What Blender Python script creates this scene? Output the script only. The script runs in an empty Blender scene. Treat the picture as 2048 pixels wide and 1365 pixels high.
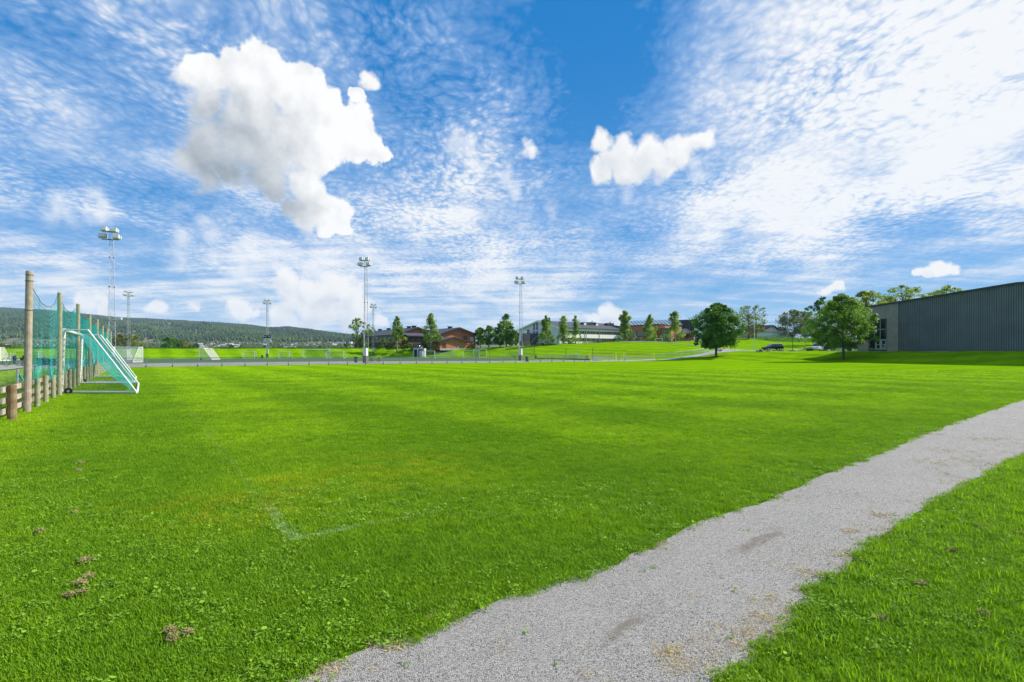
import bpy, math, random
import numpy as np
from mathutils import Vector, Matrix
S = bpy.context.scene
COL = S.collection
random.seed(7)
rng = np.random.default_rng(11)
rad = math.radians
# ------------------------------------------------------------------ camera
F0, CX, HY, HC = 1042.0, 1024.0, 705.0, 1.6      # focal length in photo pixels, centre column, horizon row, eye height
cam = bpy.data.cameras.new('camera'); camo = bpy.data.objects.new('camera', cam); COL.objects.link(camo)
camo.location = (0, 0, HC); camo.rotation_euler = (rad(90), 0, 0)
cam.sensor_width = 36; cam.lens = 36*F0/2048; cam.shift_y = (HY-682.5)/2048; cam.clip_end = 20000; cam.clip_start = .05
S.camera = camo
# ------------------------------------------------------------------ light
SUN_AZ, SUN_EL = 75, 38                           # degrees from the view direction towards the right, and up
sl = bpy.data.lights.new('sun', 'SUN'); slo = bpy.data.objects.new('sun', sl); COL.objects.link(slo)
sl.energy = 4.6; sl.angle = rad(.5); sl.color = (1, .95, .86)
sdir = Vector((math.sin(rad(SUN_AZ))*math.cos(rad(SUN_EL)), math.cos(rad(SUN_AZ))*math.cos(rad(SUN_EL)), math.sin(rad(SUN_EL))))
slo.rotation_euler = sdir.to_track_quat('Z', 'Y').to_euler()
S.view_settings.view_transform = 'Standard'; S.view_settings.look = 'None'
S.view_settings.exposure = 0.60; S.view_settings.gamma = 1
S.cycles.use_denoising = True; S.cycles.denoising_prefilter = 'ACCURATE'; S.cycles.denoising_input_passes = 'RGB_ALBEDO_NORMAL'
S.cycles.max_bounces = 6; S.cycles.transparent_max_bounces = 24
# ------------------------------------------------------------------ node helpers
class NT:
    def __init__(s, tree): s.t = tree; s.n = tree.nodes; s.l = tree.links
    def new(s, kind, **kw):
        n = s.n.new(kind)
        for k, v in kw.items(): setattr(n, k, v)
        return n
    def put(s, sock, v):
        if isinstance(v, bpy.types.NodeSocket): s.l.new(v, sock)
        elif v is not None:
            try: sock.default_value = v
            except Exception: sock.default_value = (*v, 1)
    def m(s, op, a, b=None, c=None, clamp=False):
        n = s.new('ShaderNodeMath', operation=op, use_clamp=clamp)
        for i, v in enumerate((a, b, c)): s.put(n.inputs[i], v)
        return n.outputs[0]
    def vm(s, op, a, b=None, c=None, scale=None):
        n = s.new('ShaderNodeVectorMath', operation=op)
        s.put(n.inputs[0], a); s.put(n.inputs[1], b)
        if c is not None: s.put(n.inputs[2], c)
        if scale is not None: s.put(n.inputs['Scale'], scale)
        return n.outputs['Value'] if op in ('DOT_PRODUCT', 'DISTANCE', 'LENGTH') else n.outputs['Vector']
    def xyz(s, v):
        n = s.new('ShaderNodeSeparateXYZ'); s.put(n.inputs[0], v); return n.outputs
    def comb(s, x, y, z):
        n = s.new('ShaderNodeCombineXYZ')
        for i, v in enumerate((x, y, z)): s.put(n.inputs[i], v)
        return n.outputs[0]
    def noise(s, vec, scale, detail=3, rough=.5, col=False, dist=0, dim='3D'):
        n = s.new('ShaderNodeTexNoise', noise_dimensions=dim)
        s.put(n.inputs['Vector'], vec); n.inputs['Scale'].default_value = scale
        n.inputs['Detail'].default_value = detail; n.inputs['Roughness'].default_value = rough
        n.inputs['Distortion'].default_value = dist
        return n.outputs['Color' if col else 'Fac']
    def vor(s, vec, scale, feature='F1', out='Distance', rnd=1, smooth=None, dim='3D'):
        n = s.new('ShaderNodeTexVoronoi', feature=feature, voronoi_dimensions=dim)
        s.put(n.inputs['Vector'], vec); n.inputs['Scale'].default_value = scale
        n.inputs['Randomness'].default_value = rnd
        if smooth is not None: n.inputs['Smoothness'].default_value = smooth
        return n.outputs[out]
    def ss(s, v, a, b, lo=0, hi=1):
        n = s.new('ShaderNodeMapRange', interpolation_type='SMOOTHSTEP')
        for k, q in zip(('Value', 'From Min', 'From Max', 'To Min', 'To Max'), (v, a, b, lo, hi)): s.put(n.inputs[k], q)
        return n.outputs[0]
    def lin(s, v, a, b, lo=0, hi=1):
        n = s.new('ShaderNodeMapRange', interpolation_type='LINEAR')
        for k, q in zip(('Value', 'From Min', 'From Max', 'To Min', 'To Max'), (v, a, b, lo, hi)): s.put(n.inputs[k], q)
        return n.outputs[0]
    def mix(s, f, a, b, mode='MIX'):
        n = s.new('ShaderNodeMix', data_type='RGBA', blend_type=mode)
        s.put(n.inputs['Factor'], f)
        for k, v in (('A', a), ('B', b)):
            sock = [i for i in n.inputs if i.name == k and i.type == 'RGBA'][0]
            s.put(sock, v)
        return [o for o in n.outputs if o.type == 'RGBA'][0]

def skydir(px, py):
    v = Vector(((px-CX)/F0, 1, (HY-py)/F0)); return v.normalized()
def skyrad(px, py, r):
    c = skydir(px, py)
    return ((skydir(px+r, py)-c).length+(skydir(px, py-r)-c).length)/2

# ------------------------------------------------------------------ sky
W = bpy.data.worlds.new('World'); S.world = W; W.use_nodes = True
k = NT(W.node_tree); k.n.clear()
out = k.new('ShaderNodeOutputWorld'); bg = k.new('ShaderNodeBackground'); k.l.new(bg.outputs[0], out.inputs[0])
bg.inputs['Strength'].default_value = .1
sky = k.new('ShaderNodeTexSky', sky_type='NISHITA', sun_disc=False, sun_elevation=rad(SUN_EL), sun_rotation=rad(SUN_AZ), air_density=1.0, dust_density=.6, ozone_density=2.2)
D = k.new('ShaderNodeTexCoord').outputs['Generated']
dx, dy, dz = k.xyz(D)
blue = k.mix(1, sky.outputs[0], (.30, .80, 1.16, 1), 'MULTIPLY')
clear = k.mix(k.ss(dz, .0, .20), (1.7, 3.4, 5.3, 1), (.45, 2.0, 4.5, 1)); clear = k.mix(k.ss(dz, .15, .55), clear, (.05, 1.38, 3.9, 1))
blue = k.mix(.86, blue, clear)
# --- high broken layer, on a flat sheet seen in perspective
zz = k.m('MAXIMUM', dz, 0.0)
s_ = k.m('DIVIDE', 1, k.m('ADD', zz, .10))
P = k.comb(k.m('MULTIPLY', dx, s_), k.m('MULTIPLY', dy, s_), 0)
wv = k.vm('SUBTRACT', k.noise(P, 2.2, 2, .5, col=True, dim='2D'), (.5, .5, .5))
Pw = k.vm('ADD', P, k.vm('SCALE', wv, scale=.16))
rot = k.new('ShaderNodeMapping'); k.put(rot.inputs['Vector'], Pw); rot.inputs['Rotation'].default_value = (0, 0, rad(-6)); rot.inputs['Scale'].default_value = (1, .8, 1)
Pr = rot.outputs[0]
n_big = k.noise(k.vm('MULTIPLY', Pw, (1, .55, 1)), 2.3, 5, .60, dim='2D')
Pq = k.vm('ADD', Pr, k.vm('SCALE', k.vm('SUBTRACT', k.noise(Pr, 11, 3, .6, col=True, dim='2D'), (.5, .5, .5)), scale=.034))
n_cell = k.vor(Pq, 27, dim='2D', feature='SMOOTH_F1', smooth=.35); n_c2 = k.vor(Pq, 58, dim='2D', feature='SMOOTH_F1', smooth=.3)
n_fine = k.noise(Pq, 34, 5, .66, dim='2D')
rot2 = k.new('ShaderNodeMapping'); k.put(rot2.inputs['Vector'], P); rot2.inputs['Rotation'].default_value = (0, 0, rad(8)); rot2.inputs['Scale'].default_value = (.22, 1, 1)
n_str = k.noise(rot2.outputs[0], 5, 4, .6, dim='2D')
def gsum(lst, vec):
    acc = None
    for (px, py, rx, w) in lst:
        c = skydir(px, py); r = skyrad(px, py, rx)
        d = k.vm('DISTANCE', vec, tuple(c))
        g = k.m('MULTIPLY', k.ss(d, 0, r*1.35, 1, 0), w)
        acc = g if acc is None else k.m('ADD', acc, g)
    return acc
wD = k.vm('ADD', D, k.vm('SCALE', k.vm('SUBTRACT', k.noise(D, 4.5, 3, .6, col=True), (.5, .5, .5)), scale=.22))
cov = gsum([(1200, 80, 350, -.38), (1240, 190, 120, -.16), (820, 120, 200, -.16), (830, -60, 300, -.18), (1740, 220, 520, .30), (1750, 440, 400, .26), (1960, 120, 260, .22), (1480, 430, 260, .12),
            (120, 480, 150, -.22), (330, 460, 110, -.20), (600, 450, 120, -.12), (120, 430, 60, .24),
            (1500, 590, 150, -.30), (1850, 580, 240, -.34), (1250, 580, 100, -.15), (420, 570, 230, .20), (80, 590, 200, .30), (700, 530, 200, .26), (1000, 570, 220, .26),
            (900, 420, 260, .05), (150, 60, 320, -.04), (1180, 560, 130, .06), (300, 300, 300, -.06), (900, 250, 150, -.05), (1960, 390, 170, .2), (2048, 470, 120, .12)], wD)
C = k.m('ADD', cov, .50)
C = k.m('ADD', C, k.m('MULTIPLY', k.m('SUBTRACT', n_big, .5), 1.2))
C = k.m('ADD', C, k.m('MULTIPLY', k.m('SUBTRACT', n_str, .5), k.ss(dz, .08, .3, 1.0, .32)))
tex = k.m('ADD', k.m('ADD', k.m('MULTIPLY', k.m('SUBTRACT', .40, n_cell), .36), k.m('MULTIPLY', k.m('SUBTRACT', .40, n_c2), .20)), k.m('MULTIPLY', k.m('SUBTRACT', n_fine, .5), .36))
fade = k.m('MULTIPLY', k.ss(dz, .06, .25, .35, 1), k.ss(k.noise(P, 1.3, 2, .5, dim='2D'), .35, .65, .55, 1.25))
C = k.m('ADD', C, k.m('MULTIPLY', tex, fade))
a_hi = k.m('MULTIPLY', k.lin(C, .02, .98), .96)
hi_col = k.mix(k.ss(C, .30, .95), (3.0, 4.2, 6.2, 1), (6.4, 6.5, 6.6, 1))
hi_col = k.mix(k.ss(dz, .0, .20, .5, 0), hi_col, (4.4, 4.9, 5.5, 1))
col = k.mix(a_hi, blue, hi_col)
# --- cumulus
w1 = k.vm('SCALE', k.vm('SUBTRACT', k.noise(D, 8, 1, .5, col=True), (.5, .5, .5)), scale=.075)
w2 = k.vm('SCALE', k.vm('SUBTRACT', k.noise(D, 24, 5, .55, col=True), (.5, .5, .5)), scale=.044)
Dw = k.vm('ADD', k.vm('ADD', D, w1), w2)
puff = k.vor(k.vm('ADD', D, k.vm('SCALE', w2, scale=.5)), 34)
fb = k.noise(D, 42, 5, .62)
pf = k.m('ADD', k.m('MULTIPLY', k.m('SUBTRACT', .42, puff), .22), k.m('MULTIPLY', k.m('SUBTRACT', fb, .5), .34))
def blobs(lst, vec, soft=False):
    acc = None
    for (px, py, r) in lst:
        d = k.vm('DISTANCE', vec, tuple(skydir(px, py)))
        v = k.m('MULTIPLY_ADD', d, -1/skyrad(px, py, r), 1)
        acc = v if acc is None else (k.m('SMOOTH_MAX', acc, v, .18) if soft else k.m('MAXIMUM', acc, v))
    return acc
BIG = [(518, 150, 70), (470, 185, 76), (390, 180, 56), (398, 225, 50), (590, 195, 74), (640, 235, 62), (500, 265, 98), (420, 300, 76), (560, 290, 90), (640, 280, 68), (660, 430, 44), (610, 415, 38), (430, 345, 50), (705, 270, 56), (735, 300, 44), (765, 318, 34), (782, 332, 18), (395, 335, 52), (470, 330, 52), (550, 345, 48), (625, 355, 50), (630, 390, 56), (690, 415, 48), (590, 402, 36), (605, 425, 36), (655, 438, 34), (700, 436, 30), (712, 205, 22), (660, 400, 36)]
MED = [(1212, 290, 34), (1232, 318, 32), (1225, 338, 26), (1250, 312, 44), (1305, 322, 48), (1355, 312, 44), (1400, 290, 32), (1208, 345, 28), (1262, 350, 36), (1330, 345, 38), (1062, 278, 30), (735, 165, 26),
       (600, 600, 46), (640, 620, 48), (575, 640, 40), (668, 580, 38), (700, 630, 42), (590, 565, 34), (630, 570, 36), (700, 600, 30), (1218, 622, 26), (1204, 642, 28), (1235, 647, 22), (1180, 642, 18), (1190, 634, 15), (1282, 641, 16),
       (1888, 540, 30), (1868, 550, 22), (1915, 550, 22), (1845, 552, 16), (1672, 582, 18), (1656, 590, 14), (472, 628, 24), (498, 634, 18), (315, 628, 22), (345, 634, 15), (392, 631, 17), (160, 615, 26), (185, 625, 16), (4, 612, 20), (750, 645, 24), (620, 655, 30)]
WISP = [(918, 315, 60), (950, 345, 44), (905, 290, 34), (1030, 358, 44), (1110, 366, 34), (1380, 350, 50), (60, 440, 60), (130, 430, 40), (540, 530, 70), (640, 530, 60), (500, 545, 60), (340, 490, 60), (420, 485, 60), (1255, 370, 40), (740, 430, 50)]
F1 = k.m('ADD', blobs(BIG, Dw, True), pf)
F2 = k.m('ADD', k.m('ADD', blobs(MED, k.vm('ADD', D, k.vm('SCALE', k.vm('ADD', w1, w2), scale=1.0))), 0.0), k.m('MULTIPLY', pf, 1.25))
F3 = k.m('ADD', blobs(WISP, wD), k.m('MULTIPLY', k.m('SUBTRACT', fb, .5), 1.3))
Ds = k.vm('ADD', D, k.vm('SCALE', k.vm('ADD', w1, w2), scale=1.15))
O1 = gsum([(430, 345, 175, .95), (560, 345, 125, .60), (380, 255, 90, .30), (500, 300, 120, .25), (590, 425, 70, .35), (700, 330, 60, .15)], k.vm('ADD', D, k.vm('SCALE', k.vm('ADD', w1, w2), scale=1.4)))
O2 = blobs(MED, k.vm('ADD', Ds, (.010, 0, .020)))
lo = (.012, 0, .020)
rel = k.m('SUBTRACT', k.noise(D, 15, 5, .55), k.noise(k.vm('ADD', D, lo), 15, 5, .55))
white, grey = (6.7, 6.7, 6.7, 1), (2.0, 2.42, 2.9, 1)
sh1 = k.m('ADD', k.m('MULTIPLY', k.lin(O1, .10, 1.15), .74), k.m('MULTIPLY', rel, -.95), clamp=True)
c1 = k.mix(sh1, white, grey)
sh2 = k.m('MULTIPLY', k.m('ADD', k.ss(O2, -.1, 1.1), k.m('MULTIPLY', rel, -1.6), clamp=True), .45)
c2 = k.mix(sh2, (6.7, 6.65, 6.55, 1), (3.0, 3.5, 4.2, 1))
col = k.mix(k.m('MULTIPLY', k.ss(F3, 0, 1.0), .65), col, (6.4, 6.5, 6.6, 1))
low = k.ss(dz, .02, .22, .08, .04)                   # the distant banks are dimmer
c2 = k.mix(low, c2, (4.8, 5.2, 5.7, 1))
col = k.mix(k.m('MULTIPLY', k.ss(F2, -.05, .42), .98), col, c2)
edge = k.ss(O1, .0, .8, .16, .60)                 # the underside dissolves more softly than the top
col = k.mix(k.ss(F1, 0, edge), col, c1)
# --- pale air near the horizon
col = k.mix(k.ss(dz, -.02, .10, .35, 0), col, (5.2, 5.9, 6.6, 1))
k.l.new(col, bg.inputs['Color'])
try: W.cycles.sampling_method = 'MANUAL'; W.cycles.sample_map_resolution = 512
except Exception: pass

# ------------------------------------------------------------------ object helpers
def prop(o, label=None, cat=None, group=None, kind=None):
    if label: o['label'] = label
    if cat: o['category'] = cat
    if group: o['group'] = group
    if kind: o['kind'] = kind
    return o
def thing(name, label, cat, loc=(0, 0, 0), rz=0, group=None):
    o = bpy.data.objects.new(name, None); COL.objects.link(o); o.empty_display_size = .3
    o.location = loc; o.rotation_euler = (0, 0, rz)
    return prop(o, label, cat, group)
def worldloc(o):
    v = Vector((0, 0, 0))
    while o is not None: v += Vector(o.location); o = o.parent
    return v
class MB:
    def __init__(s): s.v = []; s.f = []; s.uv = None
    def poly(s, pts):
        b = len(s.v); s.v += [tuple(p) for p in pts]; s.f.append(tuple(range(b, b+len(pts))))
    def prism(s, pts, vec):
        """closed extrusion of a polygon by vec"""
        n = len(pts); b = len(s.v); vec = Vector(vec)
        s.v += [tuple(p) for p in pts]+[tuple(Vector(p)+vec) for p in pts]
        s.f.append(tuple(range(b+n-1, b-1, -1))); s.f.append(tuple(range(b+n, b+2*n)))
        for i in range(n): j = (i+1) % n; s.f.append((b+i, b+j, b+n+j, b+n+i))
        return s
    def col(s, pts2, z0, z1):
        return s.prism([(p[0], p[1], z0) for p in pts2], (0, 0, z1-z0))
    def obox(s, c, d, half_l, half_w, z0, z1):
        """box round centre c (x, y) with length axis d"""
        d = Vector((d[0], d[1])).normalized(); e = Vector((-d.y, d.x)); c = Vector((c[0], c[1]))
        return s.col([c-d*half_l-e*half_w, c+d*half_l-e*half_w, c+d*half_l+e*half_w, c-d*half_l+e*half_w], z0, z1)
    def box(s, c, sz):
        return s.obox(c, (1, 0), sz[0]/2, sz[1]/2, c[2]-sz[2]/2, c[2]+sz[2]/2)
    def bar(s, a, b, w, h=None):
        """square bar from a to b"""
        h = h or w; a = Vector(a); b = Vector(b); d = (b-a).normalized()
        up = Vector((0, 0, 1)) if abs(d.z) < .95 else Vector((0, 1, 0))
        e = d.cross(up).normalized(); g = e.cross(d).normalized()
        return s.prism([a-e*w/2-g*h/2, a+e*w/2-g*h/2, a+e*w/2+g*h/2, a-e*w/2+g*h/2], b-a)
    def tube(s, pts, r, n=8, cap=True, r1=None):
        pts = [Vector(p) for p in pts]; m_ = len(pts); b = len(s.v)
        for i, p in enumerate(pts):
            d = (pts[min(i+1, m_-1)]-pts[max(i-1, 0)]).normalized()
            up = Vector((0, 0, 1)) if abs(d.z) < .9 else Vector((0, 1, 0))
            e = d.cross(up).normalized(); g = e.cross(d).normalized()
            rr = r[i] if isinstance(r, (list, tuple)) else (r if r1 is None else r+(r1-r)*i/(m_-1))
            for q in range(n):
                t = 2*math.pi*q/n; s.v.append(tuple(p+e*math.cos(t)*rr+g*math.sin(t)*rr))
        for i in range(m_-1):
            for q in range(n):
                a_ = b+i*n+q; b_ = b+i*n+(q+1) % n; s.f.append((a_, b_, b_+n, a_+n))
        if cap:
            s.f.append(tuple(b+q for q in range(n-1, -1, -1))); s.f.append(tuple(b+(m_-1)*n+q for q in range(n)))
        return s
    def lathe(s, c, prof, n=16):
        b = len(s.v)
        for (r, z) in prof:
            for q in range(n): t = 2*math.pi*q/n; s.v.append((c[0]+r*math.cos(t), c[1]+r*math.sin(t), c[2]+z))
        for i in range(len(prof)-1):
            for q in range(n):
                a_ = b+i*n+q; b_ = b+i*n+(q+1) % n; s.f.append((a_, b_, b_+n, a_+n))
        s.f.append(tuple(b+q for q in range(n-1, -1, -1))); s.f.append(tuple(b+(len(prof)-1)*n+q for q in range(n)))
        return s
    def build(s, name, mat, parent=None, smooth=False, bevel=0):
        L = worldloc(parent) if parent is not None else Vector((0, 0, 0))
        me = bpy.data.meshes.new(name)
        me.from_pydata([(v[0]-L.x, v[1]-L.y, v[2]-L.z) for v in s.v], [], s.f)
        if s.uv is not None:
            ul = me.uv_layers.new(name='UVMap'); arr = np.empty((len(me.loops), 2), 'f')
            vi = np.empty(len(me.loops), 'i'); me.loops.foreach_get('vertex_index', vi)
            arr[:] = np.array(s.uv, 'f')[vi]; ul.data.foreach_set('uv', arr.ravel())
        if smooth: me.polygons.foreach_set('use_smooth', [True]*len(me.polygons))
        me.materials.append(mat)
        o = bpy.data.objects.new(name, me); COL.objects.link(o)
        if parent is not None: o.parent = parent
        if bevel:
            bm_ = o.modifiers.new('bevel', 'BEVEL'); bm_.width = bevel; bm_.segments = 2; bm_.limit_method = 'ANGLE'
        return o
def copy_tree(o, parent=None):
    c = o.copy(); COL.objects.link(c); c.parent = parent
    for ch in o.children: copy_tree(ch, c)
    return c

# ------------------------------------------------------------------ materials
_M = {}
def mat(name, c, rough=.8, var=.0, scale=1., metal=0, bump=0, bscale=20, spec=.3, c2=None, trans=None):
    if name in _M: return _M[name]
    m_ = bpy.data.materials.new(name); m_.use_nodes = True; q = NT(m_.node_tree)
    b = [n for n in q.n if n.type == 'BSDF_PRINCIPLED'][0]
    b.inputs['Roughness'].default_value = rough; b.inputs['Metallic'].default_value = metal
    b.inputs['Specular IOR Level'].default_value = spec
    pos = q.new('ShaderNodeNewGeometry').outputs['Position']
    if c2 is not None or var:
        if c2 is None: c2 = tuple(x*(1-var) for x in c); cc = tuple(min(1, x*(1+var*.5)) for x in c)
        else: cc = c
        f = q.ss(q.noise(pos, scale, 5, .6), .32, .68)
        q.l.new(q.mix(f, (*cc, 1), (*c2, 1)), b.inputs['Base Color'])
    else: b.inputs['Base Color'].default_value = (*c, 1)
    if bump:
        bn = q.new('ShaderNodeBump'); bn.inputs['Strength'].default_value = bump; bn.inputs['Distance'].default_value = .05
        q.l.new(q.noise(pos, bscale, 4, .6), bn.inputs['Height']); q.l.new(bn.outputs[0], b.inputs['Normal'])
    _M[name] = m_; return m_
def leafmat(name, ca, cb, scale=.8, tr=.35, cc=None):
    if name in _M: return _M[name]
    m_ = bpy.data.materials.new(name); m_.use_nodes = True; q = NT(m_.node_tree); q.n.clear()
    o = q.new('ShaderNodeOutputMaterial'); pos = q.new('ShaderNodeNewGeometry').outputs['Position']
    rnd = q.noise(pos, scale*6, 2, .5)
    f = q.ss(q.m('ADD', q.m('MULTIPLY', q.noise(pos, scale, 3, .6), .65), q.m('MULTIPLY', rnd, .35)), .38, .62)
    c = q.mix(f, (*ca, 1), (*cb, 1))
    if cc: c = q.mix(q.ss(q.noise(pos, scale*.6, 2), .56, .7), c, (*cc, 1))
    d = q.new('ShaderNodeBsdfPrincipled'); d.inputs['Roughness'].default_value = .5; d.inputs['Specular IOR Level'].default_value = .3; q.l.new(c, d.inputs['Base Color'])
    t = q.new('ShaderNodeBsdfTranslucent'); q.l.new(q.mix(1, c, (1.5, 1.7, .6, 1), 'MULTIPLY'), t.inputs['Color'])
    mx = q.new('ShaderNodeMixShader'); mx.inputs[0].default_value = tr
    q.l.new(d.outputs[0], mx.inputs[1]); q.l.new(t.outputs[0], mx.inputs[2]); q.l.new(mx.outputs[0], o.inputs[0])
    _M[name] = m_; return m_
def netmat(name, c, cell, thick, rough=.6, diag=False):
    """a real net: strands drawn by uv in metres, nothing between them"""
    if name in _M: return _M[name]
    m_ = bpy.data.materials.new(name); m_.use_nodes = True; q = NT(m_.node_tree); q.n.clear()
    o = q.new('ShaderNodeOutputMaterial'); uv = q.new('ShaderNodeTexCoord').outputs['UV']
    x, y, _ = q.xyz(uv)
    if diag: x, y = q.m('ADD', x, y), q.m('SUBTRACT', x, y)
    fx = q.m('ABSOLUTE', q.m('SUBTRACT', q.m('FRACT', q.m('DIVIDE', x, cell)), .5))
    fy = q.m('ABSOLUTE', q.m('SUBTRACT', q.m('FRACT', q.m('DIVIDE', y, cell)), .5))
    th = .5-thick/cell/2
    on = q.m('MAXIMUM', q.m('GREATER_THAN', fx, th), q.m('GREATER_THAN', fy, th))
    d = q.new('ShaderNodeBsdfPrincipled'); d.inputs['Base Color'].default_value = (*c, 1); d.inputs['Roughness'].default_value = rough
    t = q.new('ShaderNodeBsdfTransparent'); mx = q.new('ShaderNodeMixShader')
    q.l.new(on, mx.inputs[0]); q.l.new(t.outputs[0], mx.inputs[1]); q.l.new(d.outputs[0], mx.inputs[2]); q.l.new(mx.outputs[0], o.inputs[0])
    _M[name] = m_; return m_

# ------------------------------------------------------------------ the lie of the land
U2 = Vector((-.578, .816)); V2 = Vector((.816, .578))          # away along the touchline, and across it
def zof(Y, py): return HC-(py-HY)*Y/F0
_T = {  # column: five points (distance, height) beyond the flat pitch
 -1500: [(105, 0), (117, 2.5), (130, 2.6), (200, 2.8), (300, 3)],
 0: [(112, 0), (124, zof(124, 698)), (140, 2.6), (200, 2.8), (300, 3)],
 260: [(122, 0), (134, zof(134, 697.5)), (150, 2.7), (200, 2.8), (300, 3)],
 534: [(142, 0), (154, zof(154, 697.5)), (165, 2.8), (200, 2.9), (300, 3)],
 750: [(160, 0), (168, zof(168, 697.5)), (175, 2.9), (210, 2.9), (300, 3)],
 950: [(158, 0), (167, zof(167, 697)), (178, 3.0), (210, 3.2), (300, 3.3)],
 1040: [(140, 0), (165, zof(165, 692.5)), (176, 3.8), (210, 4), (300, 4)],
 1100: [(130, 0), (165, zof(165, 690)), (175, 4.1), (210, 4.3), (300, 4.3)],
 1160: [(120, 0), (163, zof(163, 687)), (175, 4.5), (210, 4.7), (300, 4.7)],
 1240: [(112, 0), (160, zof(160, 683.5)), (172, 5), (210, 5.2), (300, 5.2)],
 1300: [(106, 0), (156, zof(156, 683.5)), (170, 5), (210, 5.4), (300, 5.6)],
 1345: [(101, .1), (150, zof(150, 685.5)), (165, 4.6), (190, 5.6), (300, 6)],
 1385: [(98, .3), (140, zof(140, 691)), (160, 4.2), (188, 6), (300, 6.5)],
 1432: [(93, .1), (106, zof(106, 707)), (118, zof(118, 702)), (150, 4.0), (188, 6.4)],
 1480: [(91, 0), (106, zof(106, 704)), (120, zof(120, 700)), (135, 2.2), (186, 6.7)],
 1560: [(89, 0), (102, zof(102, 702.8)), (125, 1.9), (135, 2.0), (183, zof(183, 676))],
 1640: [(86, 0), (98, zof(98, 702.6)), (126, 1.9), (135, 2.1), (183, zof(183, 675.5))],
 1700: [(80, 0), (90, 1.75), (126, 1.9), (150, 3), (200, 6)],
 2048: [(59.5, 0), (67.3, 1.75), (90, 1.8), (150, 2), (200, 3)],
 2500: [(47, 0), (54, 1.75), (80, 1.8), (150, 2), (200, 3)],
 4500: [(30, 0), (35, 1.75), (70, 1.8), (150, 2), (200, 3)]}
_K = sorted(_T); _KA = np.array([(c-CX)/F0 for c in _K])
_TY = np.array([[p[0] for p in _T[c]] for c in _K]); _TZ = np.array([[p[1] for p in _T[c]] for c in _K])
def H(x, y):
    x = np.atleast_1d(np.asarray(x, float)); y = np.atleast_1d(np.asarray(y, float))
    a = x/np.maximum(y, 20.)
    Ys = np.stack([np.interp(a, _KA, _TY[:, i]) for i in range(5)]); Zs = np.stack([np.interp(a, _KA, _TZ[:, i]) for i in range(5)])
    z = np.zeros_like(y)
    for i in range(4):
        t = np.clip((y-Ys[i])/(Ys[i+1]-Ys[i]), 0, 1)
        if i == 0: t = t*.75+.25*t*t*(3-2*t)
        z += (Zs[i+1]-Zs[i])*t
    z += Zs[0]*np.clip((y-Ys[0]+15)/15, 0, 1)
    z = np.where(y < 25, 0, z)
    far = np.clip((y-420)/400, 0, 1); z = z*(1-far)+2.2*far
    return z
def h1(x, y): return float(H(x, y)[0])
def gp(px, Y, dz=0.):
    x = (px-CX)/F0*Y; return Vector((x, Y, h1(x, Y)+dz))
def flat(px, py):
    Y = HC*F0/(py-HY); return Vector(((px-CX)/F0*Y, Y))
def up3(px, py, Y): return Vector(((px-CX)/F0*Y, Y, zof(Y, py)))
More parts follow.
